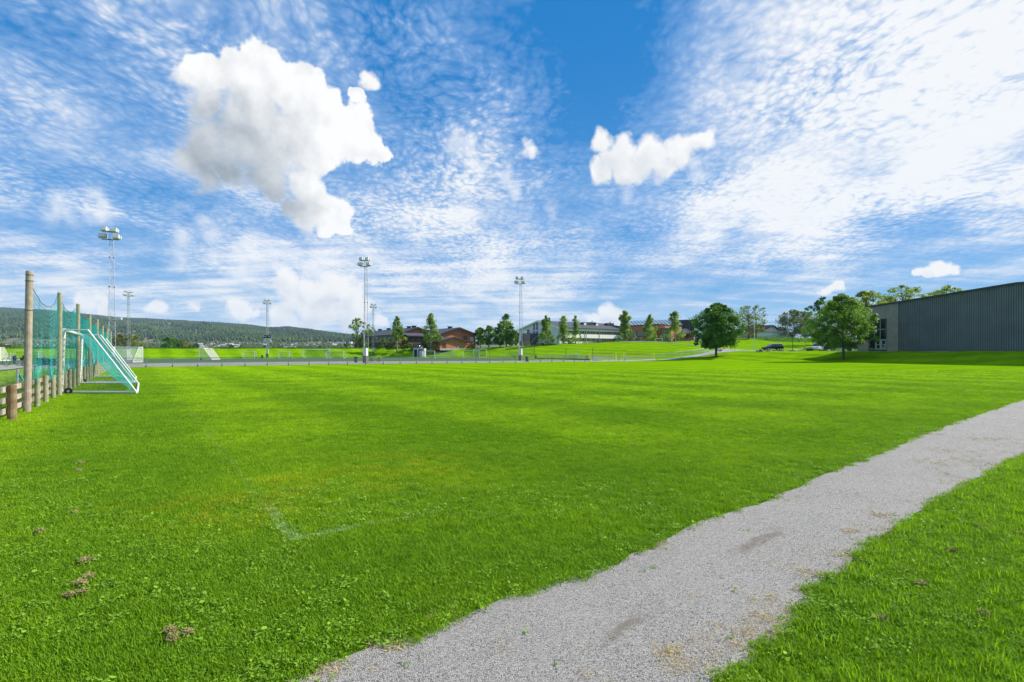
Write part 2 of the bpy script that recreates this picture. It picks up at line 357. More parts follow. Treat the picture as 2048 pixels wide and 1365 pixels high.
# ------------------------------------------------------------------ lawn colour, shared by soil sheet and blades
def lawn_color(q, blade=False):
    pos = q.new('ShaderNodeNewGeometry').outputs['Position']
    x, y, _ = q.xyz(pos); p2 = q.comb(x, y, 0)
    wob = q.m('MULTIPLY', q.m('SUBTRACT', q.noise(p2, .35, 3), .5), 1.6)
    cu = q.m('ADD', q.vm('DOT_PRODUCT', p2, (-.578, .816, 0)), wob)
    cv = q.m('ADD', q.vm('DOT_PRODUCT', p2, (.816, .578, 0)), wob)
    su = q.ss(q.m('SINE', q.m('MULTIPLY', cu, 2*math.pi/5.2)), -.5, .5)
    sv = q.m('MULTIPLY', q.ss(q.m('SINE', q.m('ADD', q.m('MULTIPLY', cv, 2*math.pi/5.2), -1.21)), -.6, .6), q.ss(cu, 2, 10, .4, 1.25))
    big = q.noise(p2, .06, 4, .6); mid = q.noise(p2, .55, 4, .6); fin = q.noise(p2, 9, 4, .7)
    stretch = q.new('ShaderNodeMapping'); q.put(stretch.inputs['Vector'], p2); stretch.inputs['Rotation'].default_value = (0, 0, rad(-35)); stretch.inputs['Scale'].default_value = (.12, 1, 1)
    row = q.noise(stretch.outputs[0], 1.1, 4, .6)
    f = q.m('ADD', q.m('MULTIPLY', big, .22), q.m('MULTIPLY', mid, .34))
    f = q.m('ADD', f, q.m('MULTIPLY', row, .13))
    f = q.m('ADD', f, q.m('MULTIPLY', su, .03)); f = q.m('ADD', f, q.m('MULTIPLY', sv, .065))
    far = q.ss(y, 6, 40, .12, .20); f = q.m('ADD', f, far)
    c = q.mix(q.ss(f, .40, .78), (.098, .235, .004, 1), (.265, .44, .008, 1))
    c = q.mix(q.m('MULTIPLY', q.ss(fin, .35, .7), .5), c, q.mix(1, c, (.55, .62, .5, 1), 'MULTIPLY'))
    # dry and mossy patches
    dry = q.m('MULTIPLY', q.ss(q.noise(p2, .38, 4, .65), .64, .74), q.ss(y, 5, 14, .35, .08))
    for (px, py, r) in ((480, 1015, 1.3), (790, 940, 1.9), (600, 968, 1.1), (330, 1010, .8)):
        g = flat(px, py); dd = q.vm('DISTANCE', q.comb(x, q.m('MULTIPLY', y, 1), 0), (g.x, g.y, 0))
        dry = q.m('MAXIMUM', dry, q.m('MULTIPLY', q.ss(dd, 0, r, 1, 0), q.ss(q.noise(p2, 2.2, 4, .7), .42, .62, 0, .42)))
    c = q.mix(dry, c, (.27, .26, .014, 1))
    # worn chalk line: corner, touchline and end line
    k0 = flat(588, 1081)
    du = q.vm('DOT_PRODUCT', q.vm('SUBTRACT', p2, (k0.x, k0.y, 0)), (-.578, .816, 0)); dv = q.vm('DOT_PRODUCT', q.vm('SUBTRACT', p2, (k0.x, k0.y, 0)), (.816, .578, 0))
    wv = q.m('MULTIPLY', q.m('SUBTRACT', q.noise(p2, 1.5, 2), .5), .10)
    l1 = q.m('MULTIPLY', q.ss(q.m('ABSOLUTE', q.m('ADD', dv, wv)), .03, .075, 1, 0), q.m('MULTIPLY', q.m('GREATER_THAN', du, -.04), q.ss(du, .5, 1.5, .9, .15)))
    l2 = q.m('MULTIPLY', q.ss(q.m('ABSOLUTE', q.m('ADD', du, wv)), .03, .075, 1, 0), q.m('MULTIPLY', q.m('GREATER_THAN', dv, -.04), q.ss(dv, .2, 1.7, .8, .0)))
    ln = q.m('MULTIPLY', q.m('MAXIMUM', l1, l2), q.ss(q.noise(p2, 7, 4, .75), .40, .62, .05, .75))
    return c, ln, pos
def lawn_mat():
    m_ = bpy.data.materials.new('lawn'); m_.use_nodes = True; q = NT(m_.node_tree)
    b = [n for n in q.n if n.type == 'BSDF_PRINCIPLED'][0]; b.inputs['Roughness'].default_value = 1; b.inputs['Specular IOR Level'].default_value = 0
    c, ln, pos = lawn_color(q)
    _, y, _ = q.xyz(pos)
    c = q.mix(q.m('MULTIPLY', ln, .28), c, (.55, .62, .45, 1))
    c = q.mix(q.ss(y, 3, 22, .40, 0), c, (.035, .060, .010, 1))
    c = q.mix(1, c, (.88, .92, .55, 1), 'MULTIPLY')
    q.l.new(c, b.inputs['Base Color'])
    bn = q.new('ShaderNodeBump'); bn.inputs['Strength'].default_value = .5; bn.inputs['Distance'].default_value = .06
    q.l.new(q.noise(pos, 7, 5, .75), bn.inputs['Height']); q.l.new(bn.outputs[0], b.inputs['Normal'])
    return m_
def blade_mat(name, dark=1., tr=.35, tint=None):
    m_ = bpy.data.materials.new(name); m_.use_nodes = True; q = NT(m_.node_tree); q.n.clear()
    o = q.new('ShaderNodeOutputMaterial'); c, ln, pos = lawn_color(q)
    oi = q.new('ShaderNodeObjectInfo').outputs['Random']; x, y, z = q.xyz(pos)
    c = q.mix(1, c, q.mix(oi, (1.15, 1.12, .9, 1), (2.3, 1.80, 1.2, 1)), 'MULTIPLY')
    if tint: c = q.mix(.6, c, q.mix(oi, tuple(v*.8 for v in tint)+(1,), tuple(v*1.5 for v in tint)+(1,)))
    hue = q.ss(q.noise(pos, 60, 2), .4, .65)
    c = q.mix(q.m('MULTIPLY', hue, .35), c, (.26, .34, .06, 1))
    c = q.mix(q.m('MULTIPLY', ln, .46), c, (.62, .66, .56, 1))
    d = q.new('ShaderNodeBsdfPrincipled'); d.inputs['Roughness'].default_value = .65; d.inputs['Specular IOR Level'].default_value = .12; q.l.new(c, d.inputs['Base Color'])
    t = q.new('ShaderNodeBsdfTranslucent'); q.l.new(q.mix(1, c, (1.25, 1.3, .6, 1), 'MULTIPLY'), t.inputs['Color'])
    mx = q.new('ShaderNodeMixShader'); mx.inputs[0].default_value = tr
    q.l.new(d.outputs[0], mx.inputs[1]); q.l.new(t.outputs[0], mx.inputs[2]); q.l.new(mx.outputs[0], o.inputs[0])
    return m_
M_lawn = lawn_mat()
# ------------------------------------------------------------------ ground sheet
def axis(near, step, mid, grow, far):
    a = [0.]
    while a[-1] < far:
        a.append(a[-1]+(step if a[-1] < near else max(step, (a[-1]-near)*grow+step)))
    return a
xa = axis(150, 2., 0, .12, 6000); xs = np.array([-v for v in xa[:0:-1]]+xa)
ys = np.array([-40, -20, -8]+[v for v in axis(215, 2., 0, .12, 6500)])
gx, gy = np.meshgrid(xs, ys); gz = H(gx.ravel(), gy.ravel())
gz += np.where(gz > .3, .06*np.sin(gx.ravel()*.7)*np.sin(gy.ravel()*.53), 0)
nx, ny = len(xs), len(ys)
vv = np.stack([gx.ravel(), gy.ravel(), gz], 1)
ff = [(j*nx+i, j*nx+i+1, (j+1)*nx+i+1, (j+1)*nx+i) for j in range(ny-1) for i in range(nx-1)]
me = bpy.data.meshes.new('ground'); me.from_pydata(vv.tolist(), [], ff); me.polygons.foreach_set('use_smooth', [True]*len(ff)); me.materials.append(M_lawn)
ground = bpy.data.objects.new('ground', me); COL.objects.link(ground); prop(ground, kind='structure')

def drape(name, poly, mt, dz=.004, step=3., kind='structure'):
    """a sheet cut to the polygon (list of (x, y)), laid on the land"""
    import bmesh
    bm_ = bmesh.new(); f = bm_.faces.new([bm_.verts.new((p[0], p[1], 0)) for p in poly])
    x0, x1 = min(p[0] for p in poly), max(p[0] for p in poly); y0, y1 = min(p[1] for p in poly), max(p[1] for p in poly)
    bmesh.ops.triangulate(bm_, faces=bm_.faces[:])
    if step:
        for ax, lo, hi in ((0, x0, x1), (1, y0, y1)):
            v = lo+step
            while v < hi:
                co = [0, 0, 0]; no = [0, 0, 0]; co[ax] = v; no[ax] = 1
                bmesh.ops.bisect_plane(bm_, geom=bm_.verts[:]+bm_.edges[:]+bm_.faces[:], plane_co=co, plane_no=no); v += step
    hh = H([v.co.x for v in bm_.verts], [v.co.y for v in bm_.verts])
    for v, z in zip(bm_.verts, hh): v.co.z = z+dz+(.02 if z > .05 else 0)
    bmesh.ops.recalc_face_normals(bm_, faces=bm_.faces)
    for f in bm_.faces:
        if f.normal.z < 0: f.normal_flip()
    me = bpy.data.meshes.new(name); bm_.to_mesh(me); bm_.free(); me.materials.append(mt)
    o = bpy.data.objects.new(name, me); COL.objects.link(o)
    if kind: prop(o, kind=kind)
    return o
# ------------------------------------------------------------------ gravel path
PL = [(-9, -4.5), (-3.6, .3)]+[tuple(flat(a, b)) for a, b in ((600, 1365), (780, 1288), (945, 1222), (1090, 1172), (1235, 1130), (1330, 1078), (1420, 1040), (1560, 990), (1660, 945), (1800, 890), (1900, 850), (2048, 799))]+[(24, 24.3), (60, 58), (120, 112)]
PR = [(-7, -6.5), (-1.2, .6)]+[tuple(flat(a, b)) for a, b in ((1470, 1365), (1572, 1270), (1636, 1195), (1716, 1120), (1782, 1070), (1868, 1010), (1972, 952), (2056, 906))]+[(14, 13.4), (27, 24), (62, 56), (122, 108)]
def dist_poly(px_, py_, line):
    P_ = np.stack([px_, py_], 1); best = np.full(len(P_), 1e9); side = np.zeros(len(P_))
    L = np.array(line)
    for i in range(len(L)-1):
        a, b = L[i], L[i+1]; d = b-a; t = np.clip(((P_-a)@d)/(d@d), 0, 1); r = P_-(a+t[:, None]*d)
        dd = np.hypot(r[:, 0], r[:, 1]); cr = d[0]*r[:, 1]-d[1]*r[:, 0]
        u = dd < best; best = np.where(u, dd, best); side = np.where(u, np.sign(cr), side)
    return best*side                                  # positive on the left of the line
def path_depth(x, y):
    """how deep inside the gravel a point lies (negative: on grass)"""
    return np.minimum(-dist_poly(x, y, PL), dist_poly(x, y, PR))
def gravel_mat():
    m_ = bpy.data.materials.new('gravel'); m_.use_nodes = True; q = NT(m_.node_tree)
    b = [n for n in q.n if n.type == 'BSDF_PRINCIPLED'][0]; b.inputs['Roughness'].default_value = .9
    pos = q.new('ShaderNodeNewGeometry').outputs['Position']
    v1 = q.vor(pos, 155, out='Color'); v2 = q.vor(pos, 300, out='Color'); vd = q.vor(pos, 155)
    r1 = q.xyz(v1)[0]; r2 = q.xyz(v2)[1]
    c = q.mix(q.ss(r1, .0, 1), (.16, .15, .135, 1), (.475, .435, .375, 1))
    c = q.mix(q.m('MULTIPLY', q.ss(r2, .3, 1), .5), c, (.42, .38, .33, 1))
    c = q.mix(q.m('GREATER_THAN', q.xyz(v1)[2], .90), c, (.09, .095, .11, 1))
    big = q.noise(pos, .9, 5, .65); c = q.mix(q.ss(big, .35, .7, 0, .4), c, (.38, .355, .32, 1))
    # two old wheel ruts and damp streaks
    x, y, _ = q.xyz(pos)
    for (ax, ay, bx, by, w) in ((1165, 1310, 1320, 1215, .045), (1450, 1118, 1580, 1052, .05), (1280, 1262, 1350, 1235, .03)):
        A, B = flat(ax, ay), flat(bx, by); d = (B-A).normalized(); n_ = (-d.y, d.x)
        rel_ = q.vm('SUBTRACT', q.comb(x, y, 0), (A.x, A.y, 0))
        al = q.vm('DOT_PRODUCT', rel_, (d.x, d.y, 0)); ac = q.m('ABSOLUTE', q.m('ADD', q.vm('DOT_PRODUCT', rel_, (n_[0], n_[1], 0)), q.m('MULTIPLY', q.m('SUBTRACT', q.noise(pos, 5, 3), .5), .16)))
        L_ = (B-A).length
        msk = q.m('MULTIPLY', q.m('MULTIPLY', q.ss(ac, w*.2, w*1.5, 1, 0), q.ss(q.noise(pos, 14, 4, .7), .32, .55, .35, 1)), q.m('MULTIPLY', q.ss(al, 0, .4), q.ss(al, L_-.4, L_, 1, 0)))
        c = q.mix(q.m('MULTIPLY', msk, .85), c, (.17, .135, .095, 1))
    q.l.new(c, b.inputs['Base Color'])
    bn = q.new('ShaderNodeBump'); bn.inputs['Strength'].default_value = .9; bn.inputs['Distance'].default_value = .008
    q.l.new(q.m('ADD', q.m('MULTIPLY', vd, -1), q.m('MULTIPLY', q.noise(pos, 60, 4, .7), .5)), bn.inputs['Height']); q.l.new(bn.outputs[0], b.inputs['Normal'])
    return m_
def jitter(line, amp, seed):
    r = random.Random(seed); o_ = []
    for i in range(len(line)-1):
        a, b = Vector(line[i]), Vector(line[i+1]); L_ = (b-a).length; n_ = max(1, int(L_/.25)) if a.length < 30 else 6
        e = Vector((-(b-a).y, (b-a).x)).normalized()
        for q in range(n_): t = q/n_; o_.append(a+(b-a)*t+e*(r.uniform(-amp, amp) if (q or i) else 0))
    return o_+[Vector(line[-1])]
pl = jitter(PL, .05, 1); pr = jitter(PR, .05, 2)
M_gravel = gravel_mat()
drape('gravel_path', [tuple(p) for p in pl]+[tuple(p) for p in reversed(pr)], M_gravel, .004, 0)

# ------------------------------------------------------------------ far surfaces
M_asph = mat('asphalt', (.33, .305, .28), .9, c2=(.25, .23, .21), scale=.35, bump=.2)
M_asph2 = mat('road_asphalt', (.25, .25, .26), .9, c2=(.33, .33, .33), scale=.3)
M_turf = mat('artificial_turf', (.045, .105, .040), .85, c2=(.055, .12, .045), scale=.05)
M_sand = mat('sand', (.42, .37, .28), .95, var=.2, scale=.5)
def fpoly(*pts): return [tuple(flat(a, b)) for a, b in pts]
c0 = flat(-700, 800)
drape('asphalt_apron', [(-62, 30), (-52, 39), (-44.3, 53.9), (-41.5, 55.6), tuple(flat(700, 728.6)), tuple(flat(1000, 725.6)), tuple(flat(1200, 723.2)), (26, 96), (19, 104)]+[(-4, 96), tuple(flat(690, 723.3)), tuple(flat(470, 725.2)), tuple(flat(258, 727.6)), tuple(flat(60, 730)), tuple(flat(-200, 733)), (-90, 52)], M_asph, .004, 4)
drape('artificial_pitch', [tuple(flat(-200, 732.6)), tuple(flat(60, 729.6)), tuple(flat(258, 727.3)), tuple(flat(470, 724.9)), tuple(flat(690, 723.0)), (-4, 96.3), (8, 112), (0, 138), (-14, 156), (-40, 158), (-58, 143), (-86, 124), (-118, 112), (-150, 106)], M_turf, .006, 4)
# road up past the maple, its side path and the car park in front of the slope
def ribbon(name, pts, w, mt, dz=.02):
    ps = [Vector(p) for p in pts]; L_, R_ = [], []
    for i, p in enumerate(ps):
        d = (ps[min(i+1, len(ps)-1)]-ps[max(i-1, 0)]).normalized(); e = Vector((-d.y, d.x)); ww = w[i] if isinstance(w, (list, tuple)) else w
        L_.append(tuple(p+e*ww/2)); R_.append(tuple(p-e*ww/2))
    return drape(name, L_+R_[::-1], mt, dz, 2)
def gxy(px, Y): return ((px-CX)/F0*Y, Y)
ribbon('road', [gxy(1175, 100), gxy(1290, 101), gxy(1350, 103), gxy(1400, 106), gxy(1445, 111), gxy(1490, 119), gxy(1560, 119), gxy(1650, 116), gxy(1720, 108)], [1.6, 2.2, 3, 3.4, 4.5, 8, 10, 12, 14], M_asph2)
ribbon('footpath', [gxy(1462, 115), gxy(1452, 124), gxy(1425, 134), gxy(1395, 140), gxy(1365, 147), gxy(1330, 152), gxy(1290, 156), gxy(1240, 158)], 2.4, M_asph, .05)
ribbon('upper_path', [gxy(1552, 132), gxy(1600, 137), gxy(1650, 141), gxy(1700, 143)], 2.2, M_asph, .05)
drape('sand_court', [gxy(1165, 104), gxy(1168, 111), gxy(1310, 108), gxy(1312, 102)], M_sand, .01, 4)

# ------------------------------------------------------------------ hills, forest, town
RX = [-1500, -600, -200, 0, 60, 120, 240, 350, 450, 500, 540, 580, 640, 700, 800, 900, 1000, 1200, 1500, 2048, 4000]
RP = [600, 612, 614, 617.5, 621, 625, 638, 643, 648.5, 653, 658, 656.5, 664, 672, 681, 688, 694, 699, 700, 700, 700]
def hill(a, Y):
    px = a*F0+CX; rp = np.interp(px, RX, RP); zr = HC+(HY-rp)*3600/F0
    zf = HC+(HY-690.5)*1350/F0
    t1 = np.clip((Y-700)/650, 0, 1); t2 = np.clip((Y-1350)/(3600-1350), 0, 1.35)
    low = -3+(zf+3)*t1
    z = low+(zr-zf)*np.where(t2 < 1, t2**.85, 1-(t2-1)*.5)
    amp = np.clip((Y-1400)/900, 0, 1)*np.clip((zr-60)/150, .0, 1)
    z = z+amp*(14*np.sin(a*31+Y*.0031)+9*np.sin(a*63-Y*.0053+1)+5*np.sin(a*131+Y*.009))*np.clip(1.05-t2, 0, 1)
    return z
ha = np.linspace(-1.2, 1.2, 300); hY = np.concatenate([np.linspace(700, 1400, 12), np.linspace(1450, 3600, 60), np.linspace(3700, 5000, 10)])
A_, Y_ = np.meshgrid(ha, hY); Z_ = hill(A_, Y_)
hv = np.stack([(A_*Y_).ravel(), Y_.ravel(), Z_.ravel()], 1); n1 = len(ha)
hf = [(j*n1+i, j*n1+i+1, (j+1)*n1+i+1, (j+1)*n1+i) for j in range(len(hY)-1) for i in range(n1-1)]
M_hill = mat('hill_ground', (.085, .12, .035), .95, c2=(.23, .165, .12), scale=.007)
me = bpy.data.meshes.new('hills'); me.from_pydata(hv.tolist(), [], hf); me.polygons.foreach_set('use_smooth', [True]*len(hf)); me.materials.append(M_hill)
hills = bpy.data.objects.new('hills', me); COL.objects.link(hills); prop(hills, kind='structure')
def vnoise(x, y, seed=0):
    r = np.random.default_rng(seed).random((64, 64)); xi = np.floor(x).astype(int); yi = np.floor(y).astype(int); fx = x-xi; fy = y-yi
    fx = fx*fx*(3-2*fx); fy = fy*fy*(3-2*fy); g = lambda i, j: r[(xi+i) % 64, (yi+j) % 64]
    return (g(0, 0)*(1-fx)+g(1, 0)*fx)*(1-fy)+(g(0, 1)*(1-fx)+g(1, 1)*fx)*fy
def forest(name, lo_px, hi_px, n, mt, sel, town=False):
    a = rng.uniform((lo_px-CX)/F0, (hi_px-CX)/F0, n); Y = 1420+(3650-1420)*rng.random(n)**.85
    if town: Y = 860+560*rng.random(n)
    x = a*Y; patch = vnoise(x/170, Y/95, 3)*.6+vnoise(x/60, Y/40, 4)*.4; kind_ = vnoise(x/120, Y/160, 5)*.7+rng.random(n)*.3
    keep = (patch < .55) | (Y > 3000) | (rng.random(n) < .22); keep &= sel(kind_, (Y-1420)/2230)
    a, Y, x = a[keep], Y[keep], x[keep]; z = hill(a, Y); m_ = len(a)
    hh = rng.uniform(4, 9, m_) if town else rng.uniform(6, 13, m_)*(.8+.4*rng.random(m_)); r = hh*rng.uniform(.26, .46, m_)
    K = 6; ang = np.arange(K)*2*math.pi/K
    V = np.zeros((m_, K*2+1, 3))
    V[:, :K, 0] = x[:, None]+np.cos(ang)*r[:, None]; V[:, :K, 1] = Y[:, None]+np.sin(ang)*r[:, None]; V[:, :K, 2] = (z-1)[:, None]
    wd = rng.uniform(.55, .95, (m_, 1)); V[:, K:2*K, 0] = x[:, None]+np.cos(ang+.5)*r[:, None]*wd; V[:, K:2*K, 1] = Y[:, None]+np.sin(ang+.5)*r[:, None]*wd; V[:, K:2*K, 2] = (z+hh*.55)[:, None]
    V[:, 2*K, 0] = x; V[:, 2*K, 1] = Y; V[:, 2*K, 2] = z+hh
    base = (np.arange(m_)*(2*K+1))[:, None, None]
    q4 = np.array([[i, (i+1) % K, K+(i+1) % K, K+i] for i in range(K)])[None]+base; t3 = np.array([[K+i, K+(i+1) % K, 2*K] for i in range(K)])[None]+base
    me = bpy.data.meshes.new(name); me.from_pydata(V.reshape(-1, 3).tolist(), [], q4.reshape(-1, 4).tolist()+t3.reshape(-1, 3).tolist()); me.materials.append(mt)
    o = bpy.data.objects.new(name, me); COL.objects.link(o); prop(o, kind='stuff'); return o
M_con = mat('conifer', (.030, .058, .020), .9, c2=(.045, .078, .026), scale=.02)
M_dec = mat('deciduous', (.058, .098, .026), .9, c2=(.078, .115, .034), scale=.02)
forest('spruce_forest', -420, 1010, 85000, M_con, lambda k_, t: k_+t*.42 > .62)  # dark spruce thicken uphill, standing in for cloud shadow near the ridge
forest('birch_forest', -420, 1010, 85000, M_dec, lambda k_, t: k_+t*.42 <= .62)
forest('town_trees', -420, 760, 6500, M_dec, lambda k_, t: k_ > .35, town=True)

def hz(px, Y): return float(hill((px-CX)/F0, float(Y)))
M_twall = mat('town_wall', (.72, .72, .70), .8, var=.1, scale=.05); M_troof = mat('town_roof', (.16, .15, .15), .8, var=.3, scale=.02); M_trred = mat('town_red', (.26, .11, .08), .8, var=.3, scale=.02)
M_tgrey = mat('town_grey_roof', (.38, .38, .38), .8); M_tyel = mat('town_ochre', (.50, .36, .17), .8); M_glassd = mat('dark_glass', (.03, .04, .05), .12, spec=.8)
rh = random.Random(5)
for i in range(84):
    px = rh.choice([rh.uniform(5, 140), rh.uniform(395, 480), rh.uniform(560, 705), rh.uniform(590, 705), rh.uniform(440, 600)])
    Y = rh.uniform(900, 1420); b0 = Vector(((px-CX)/F0*Y, Y)); z0 = hz(px, Y)-1
    w, l, hgt = rh.uniform(5, 7.5), rh.uniform(7, 12), rh.uniform(3, 5); an = rh.uniform(-.5, .5); d = (math.cos(an), math.sin(an)); e = (-d[1], d[0])
    wm, nm = rh.choice([(M_twall, 'white')]*5+[(M_trred, 'red'), (M_tyel, 'ochre')]); rm, rn = rh.choice([(M_troof, 'dark')]*5+[(M_tgrey, 'grey')]*4+[(M_trred, 'red')])
    t = thing('town_house', f'tiny {nm} house with {rn} roof among the distant town below the wooded hill', 'house', (b0.x, b0.y, z0), group=f'distant {nm} houses with {rn} roofs in the town')
    MB().obox(b0, d, l/2, w/2, z0, z0+hgt+1).build('wall', wm, t)
    mb = MB(); A0 = b0-Vector(d)*(l/2+.4); pts = [(A0.x-e[0]*(w/2+.4), A0.y-e[1]*(w/2+.4), z0+hgt+1), (A0.x+e[0]*(w/2+.4), A0.y+e[1]*(w/2+.4), z0+hgt+1), (A0.x, A0.y, z0+hgt+1+w*.38)]
    mb.prism(pts, (d[0]*(l+.8), d[1]*(l+.8), 0)).build('roof', rm, t)
places = ['leftmost of the white slabs', 'between the leftmost slab and the tower mast', 'just left of the scoreboard', 'behind the scoreboard mast', 'right of the scoreboard', 'lowest and rightmost of the slabs', 'standing apart left of the slabs', 'low slab left near the goal net']
for i, (pa, pb, pt, pbm) in enumerate([(479, 496, 685, 691), (498, 510, 686, 691.5), (510, 523, 686, 692), (525, 536, 686.5, 692.5), (537, 547, 687, 693), (549, 564, 688.5, 693.5), (430, 442, 688, 693), (60, 76, 689, 694)]):
    Y = 1350; A_p, B_p = up3(pa, pbm, Y), up3(pb, pbm, Y+8); zt = zof(Y, pt)
    t = thing('apartment_block', f'distant white apartment block under the hill, {places[i]}', 'apartment block', (A_p.x, A_p.y, A_p.z), group='white apartment blocks below the hill')
    c_ = ((A_p+B_p)/2).to_2d(); d = (B_p-A_p).to_2d(); L_ = d.length; d.normalize(); n_ = Vector((d.y, -d.x))
    MB().obox(c_, d, L_/2, 5, A_p.z-8, zt).build('wall', M_twall, t)
    MB().obox(c_, d, L_/2+.3, 5.3, zt, zt+.5).build('roof', M_troof, t)
    nf = max(2, int((zt-A_p.z)/2.8))
    for s_i in range(nf):
        zz_ = A_p.z+1+(zt-A_p.z-1)*s_i/nf
        MB().obox(c_+n_*5, d, L_/2-.8, .08, zz_+.3, zz_+1.5).build('window_strip', M_glassd, t)
# ------------------------------------------------------------------ blades, clover, stones: scattered over the near ground
SRC = bpy.data.collections.new('grass_sources')
def src(name, mb, mt):
    me = bpy.data.meshes.new(name); me.from_pydata(mb.v, [], mb.f); me.materials.append(mt)
    return bpy.data.objects.new(name, me)
M_blade = blade_mat('grass_blade'); M_blade2 = blade_mat('grass_blade_tall', tr=.45, tint=(.18, .33, .010))
M_clover = blade_mat('clover_leaf', tr=.25, tint=(.17, .32, .03)); M_straw = mat('straw', (.50, .385, .18), .9, var=.4, scale=30)
def tuft(seed, R, n, hmin, hmax, w, lean):
    r = random.Random(seed); mb = MB()
    for _ in range(n):
        a = r.uniform(0, 6.283); q = R*math.sqrt(r.random()); bx, by = q*math.cos(a), q*math.sin(a)
        t = r.uniform(0, 6.283); ux, uy = math.cos(t), math.sin(t); h = r.uniform(hmin, hmax); L = h*r.uniform(.2, lean); ww = w*r.uniform(.7, 1.4); b = len(mb.v); vx, vy = -uy*ww/2, ux*ww/2
        mb.v += [(bx-vx, by-vy, -.004), (bx+vx, by+vy, -.004), (bx+ux*L*.4-vx*.9, by+uy*L*.4-vy*.9, h*.62), (bx+ux*L*.4+vx*.9, by+uy*L*.4+vy*.9, h*.62), (bx+ux*L, by+uy*L, h)]
        mb.f += [(b, b+1, b+3, b+2), (b+2, b+3, b+4)]
    return mb
def leaves(seed, R, n, hmin, hmax, s):
    r = random.Random(seed); mb = MB()
    for _ in range(n):
        a = r.uniform(0, 6.283); q = R*math.sqrt(r.random()); cx_, cy_, cz_ = q*math.cos(a), q*math.sin(a), r.uniform(hmin, hmax)
        nr = Vector((r.uniform(-.6, .6), r.uniform(-.6, .6), 1)).normalized(); e = nr.cross(Vector((0, 1, .1))).normalized(); g = nr.cross(e); ss_ = s*r.uniform(.6, 1.3); b = len(mb.v)
        for k_ in range(6):
            t = k_*math.pi/3; rr = ss_*(1 if k_ % 2 else .82); p = Vector((cx_, cy_, cz_))+e*math.cos(t)*rr*.6+g*math.sin(t)*rr; mb.v.append(tuple(p))
        mb.f.append(tuple(range(b, b+6)))
    return mb
def stone(seed):
    r = random.Random(seed); mb = MB(); n = 6
    for (z, q) in ((-.2, .6), (.25, .95), (.62, .55)):
        for k_ in range(n): t = 2*math.pi*k_/n+z; rr = q*r.uniform(.75, 1.2); mb.v.append((rr*math.cos(t), rr*math.sin(t)*.8, z*r.uniform(.8, 1.2)))
    for i in range(2):
        for k_ in range(n): mb.f.append((i*n+k_, i*n+(k_+1) % n, (i+1)*n+(k_+1) % n, (i+1)*n+k_))
    mb.f.append(tuple(2*n+k_ for k_ in range(n))); return mb
def scatter(name, sources, x, y, size, zoff=0.):
    """one mesh of points; every point carries one of the sources, turned and scaled at random"""
    col_ = bpy.data.collections.new(name+'_sources')
    for s_ in sources: col_.objects.link(s_)
    n = len(x); me = bpy.data.meshes.new(name); me.vertices.add(n)
    z = H(x, y)+zoff; me.vertices.foreach_set('co', np.stack([x, y, z], 1).ravel().astype('f'))
    a = me.attributes.new('size', 'FLOAT', 'POINT'); a.data.foreach_set('value', size.astype('f'))
    o = bpy.data.objects.new(name, me); COL.objects.link(o); prop(o, kind='stuff')
    g = bpy.data.node_groups.new(name, 'GeometryNodeTree')
    g.interface.new_socket('Geometry', in_out='INPUT', socket_type='NodeSocketGeometry'); g.interface.new_socket('Geometry', in_out='OUTPUT', socket_type='NodeSocketGeometry')
    N = g.nodes; Lk = g.links; gi = N.new('NodeGroupInput'); go = N.new('NodeGroupOutput')
    ip = N.new('GeometryNodeInstanceOnPoints'); ci = N.new('GeometryNodeCollectionInfo'); ci.inputs['Collection'].default_value = col_; ci.inputs['Separate Children'].default_value = True; ci.inputs['Reset Children'].default_value = True
    rv = N.new('FunctionNodeRandomValue'); rv.data_type = 'FLOAT_VECTOR'; rv.inputs[0].default_value = (-.12, -.12, 0); rv.inputs[1].default_value = (.12, .12, 6.283)
    na = N.new('GeometryNodeInputNamedAttribute'); na.data_type = 'FLOAT'; na.inputs['Name'].default_value = 'size'
    Lk.new(gi.outputs[0], ip.inputs['Points']); Lk.new(ci.outputs[0], ip.inputs['Instance']); ip.inputs['Pick Instance'].default_value = True
    Lk.new(rv.outputs[0], ip.inputs['Rotation']); Lk.new([s_ for s_ in na.outputs if s_.enabled][0], ip.inputs['Scale']); Lk.new(ip.outputs[0], go.inputs[0])
    md = o.modifiers.new('scatter', 'NODES'); md.node_group = g; return o
def zone(n, y0, y1, marg=1.0, power=1.0):
    y = y0+(y1-y0)*rng.random(n)**power; a = rng.uniform(-1.06, 1.06, n); x = a*y+rng.uniform(-marg, marg, n); return x, y
def edge_noise(x, y): return (vnoise(x*2.3+50, y*2.3+50, 8)-.5)*.12+(vnoise(x*9+50, y*9+50, 9)-.5)*.12
xs_, ys_, sz_ = [], [], []
for (n, y0, y1, s0) in ((15000, 1.6, 4.5, 1.0), (22000, 4.5, 9, 1.05), (26000, 9, 17, 1.2), (26000, 17, 30, 1.5), (14000, 30, 46, 1.8)):
    # even cover over the wedge
    y = np.sqrt(y0*y0+(y1*y1-y0*y0)*rng.random(n)); x = rng.uniform(-1.08, 1.08, n)*y+rng.uniform(-.8, .8, n)*(y < 6)
    xs_.append(x); ys_.append(y); sz_.append(s0*rng.uniform(.75, 1.2, n))
x, y, sz = map(np.concatenate, (xs_, ys_, sz_))
pd_ = path_depth(x, y)+edge_noise(x, y)
on = pd_ < .0
mud = np.zeros(len(x), bool)
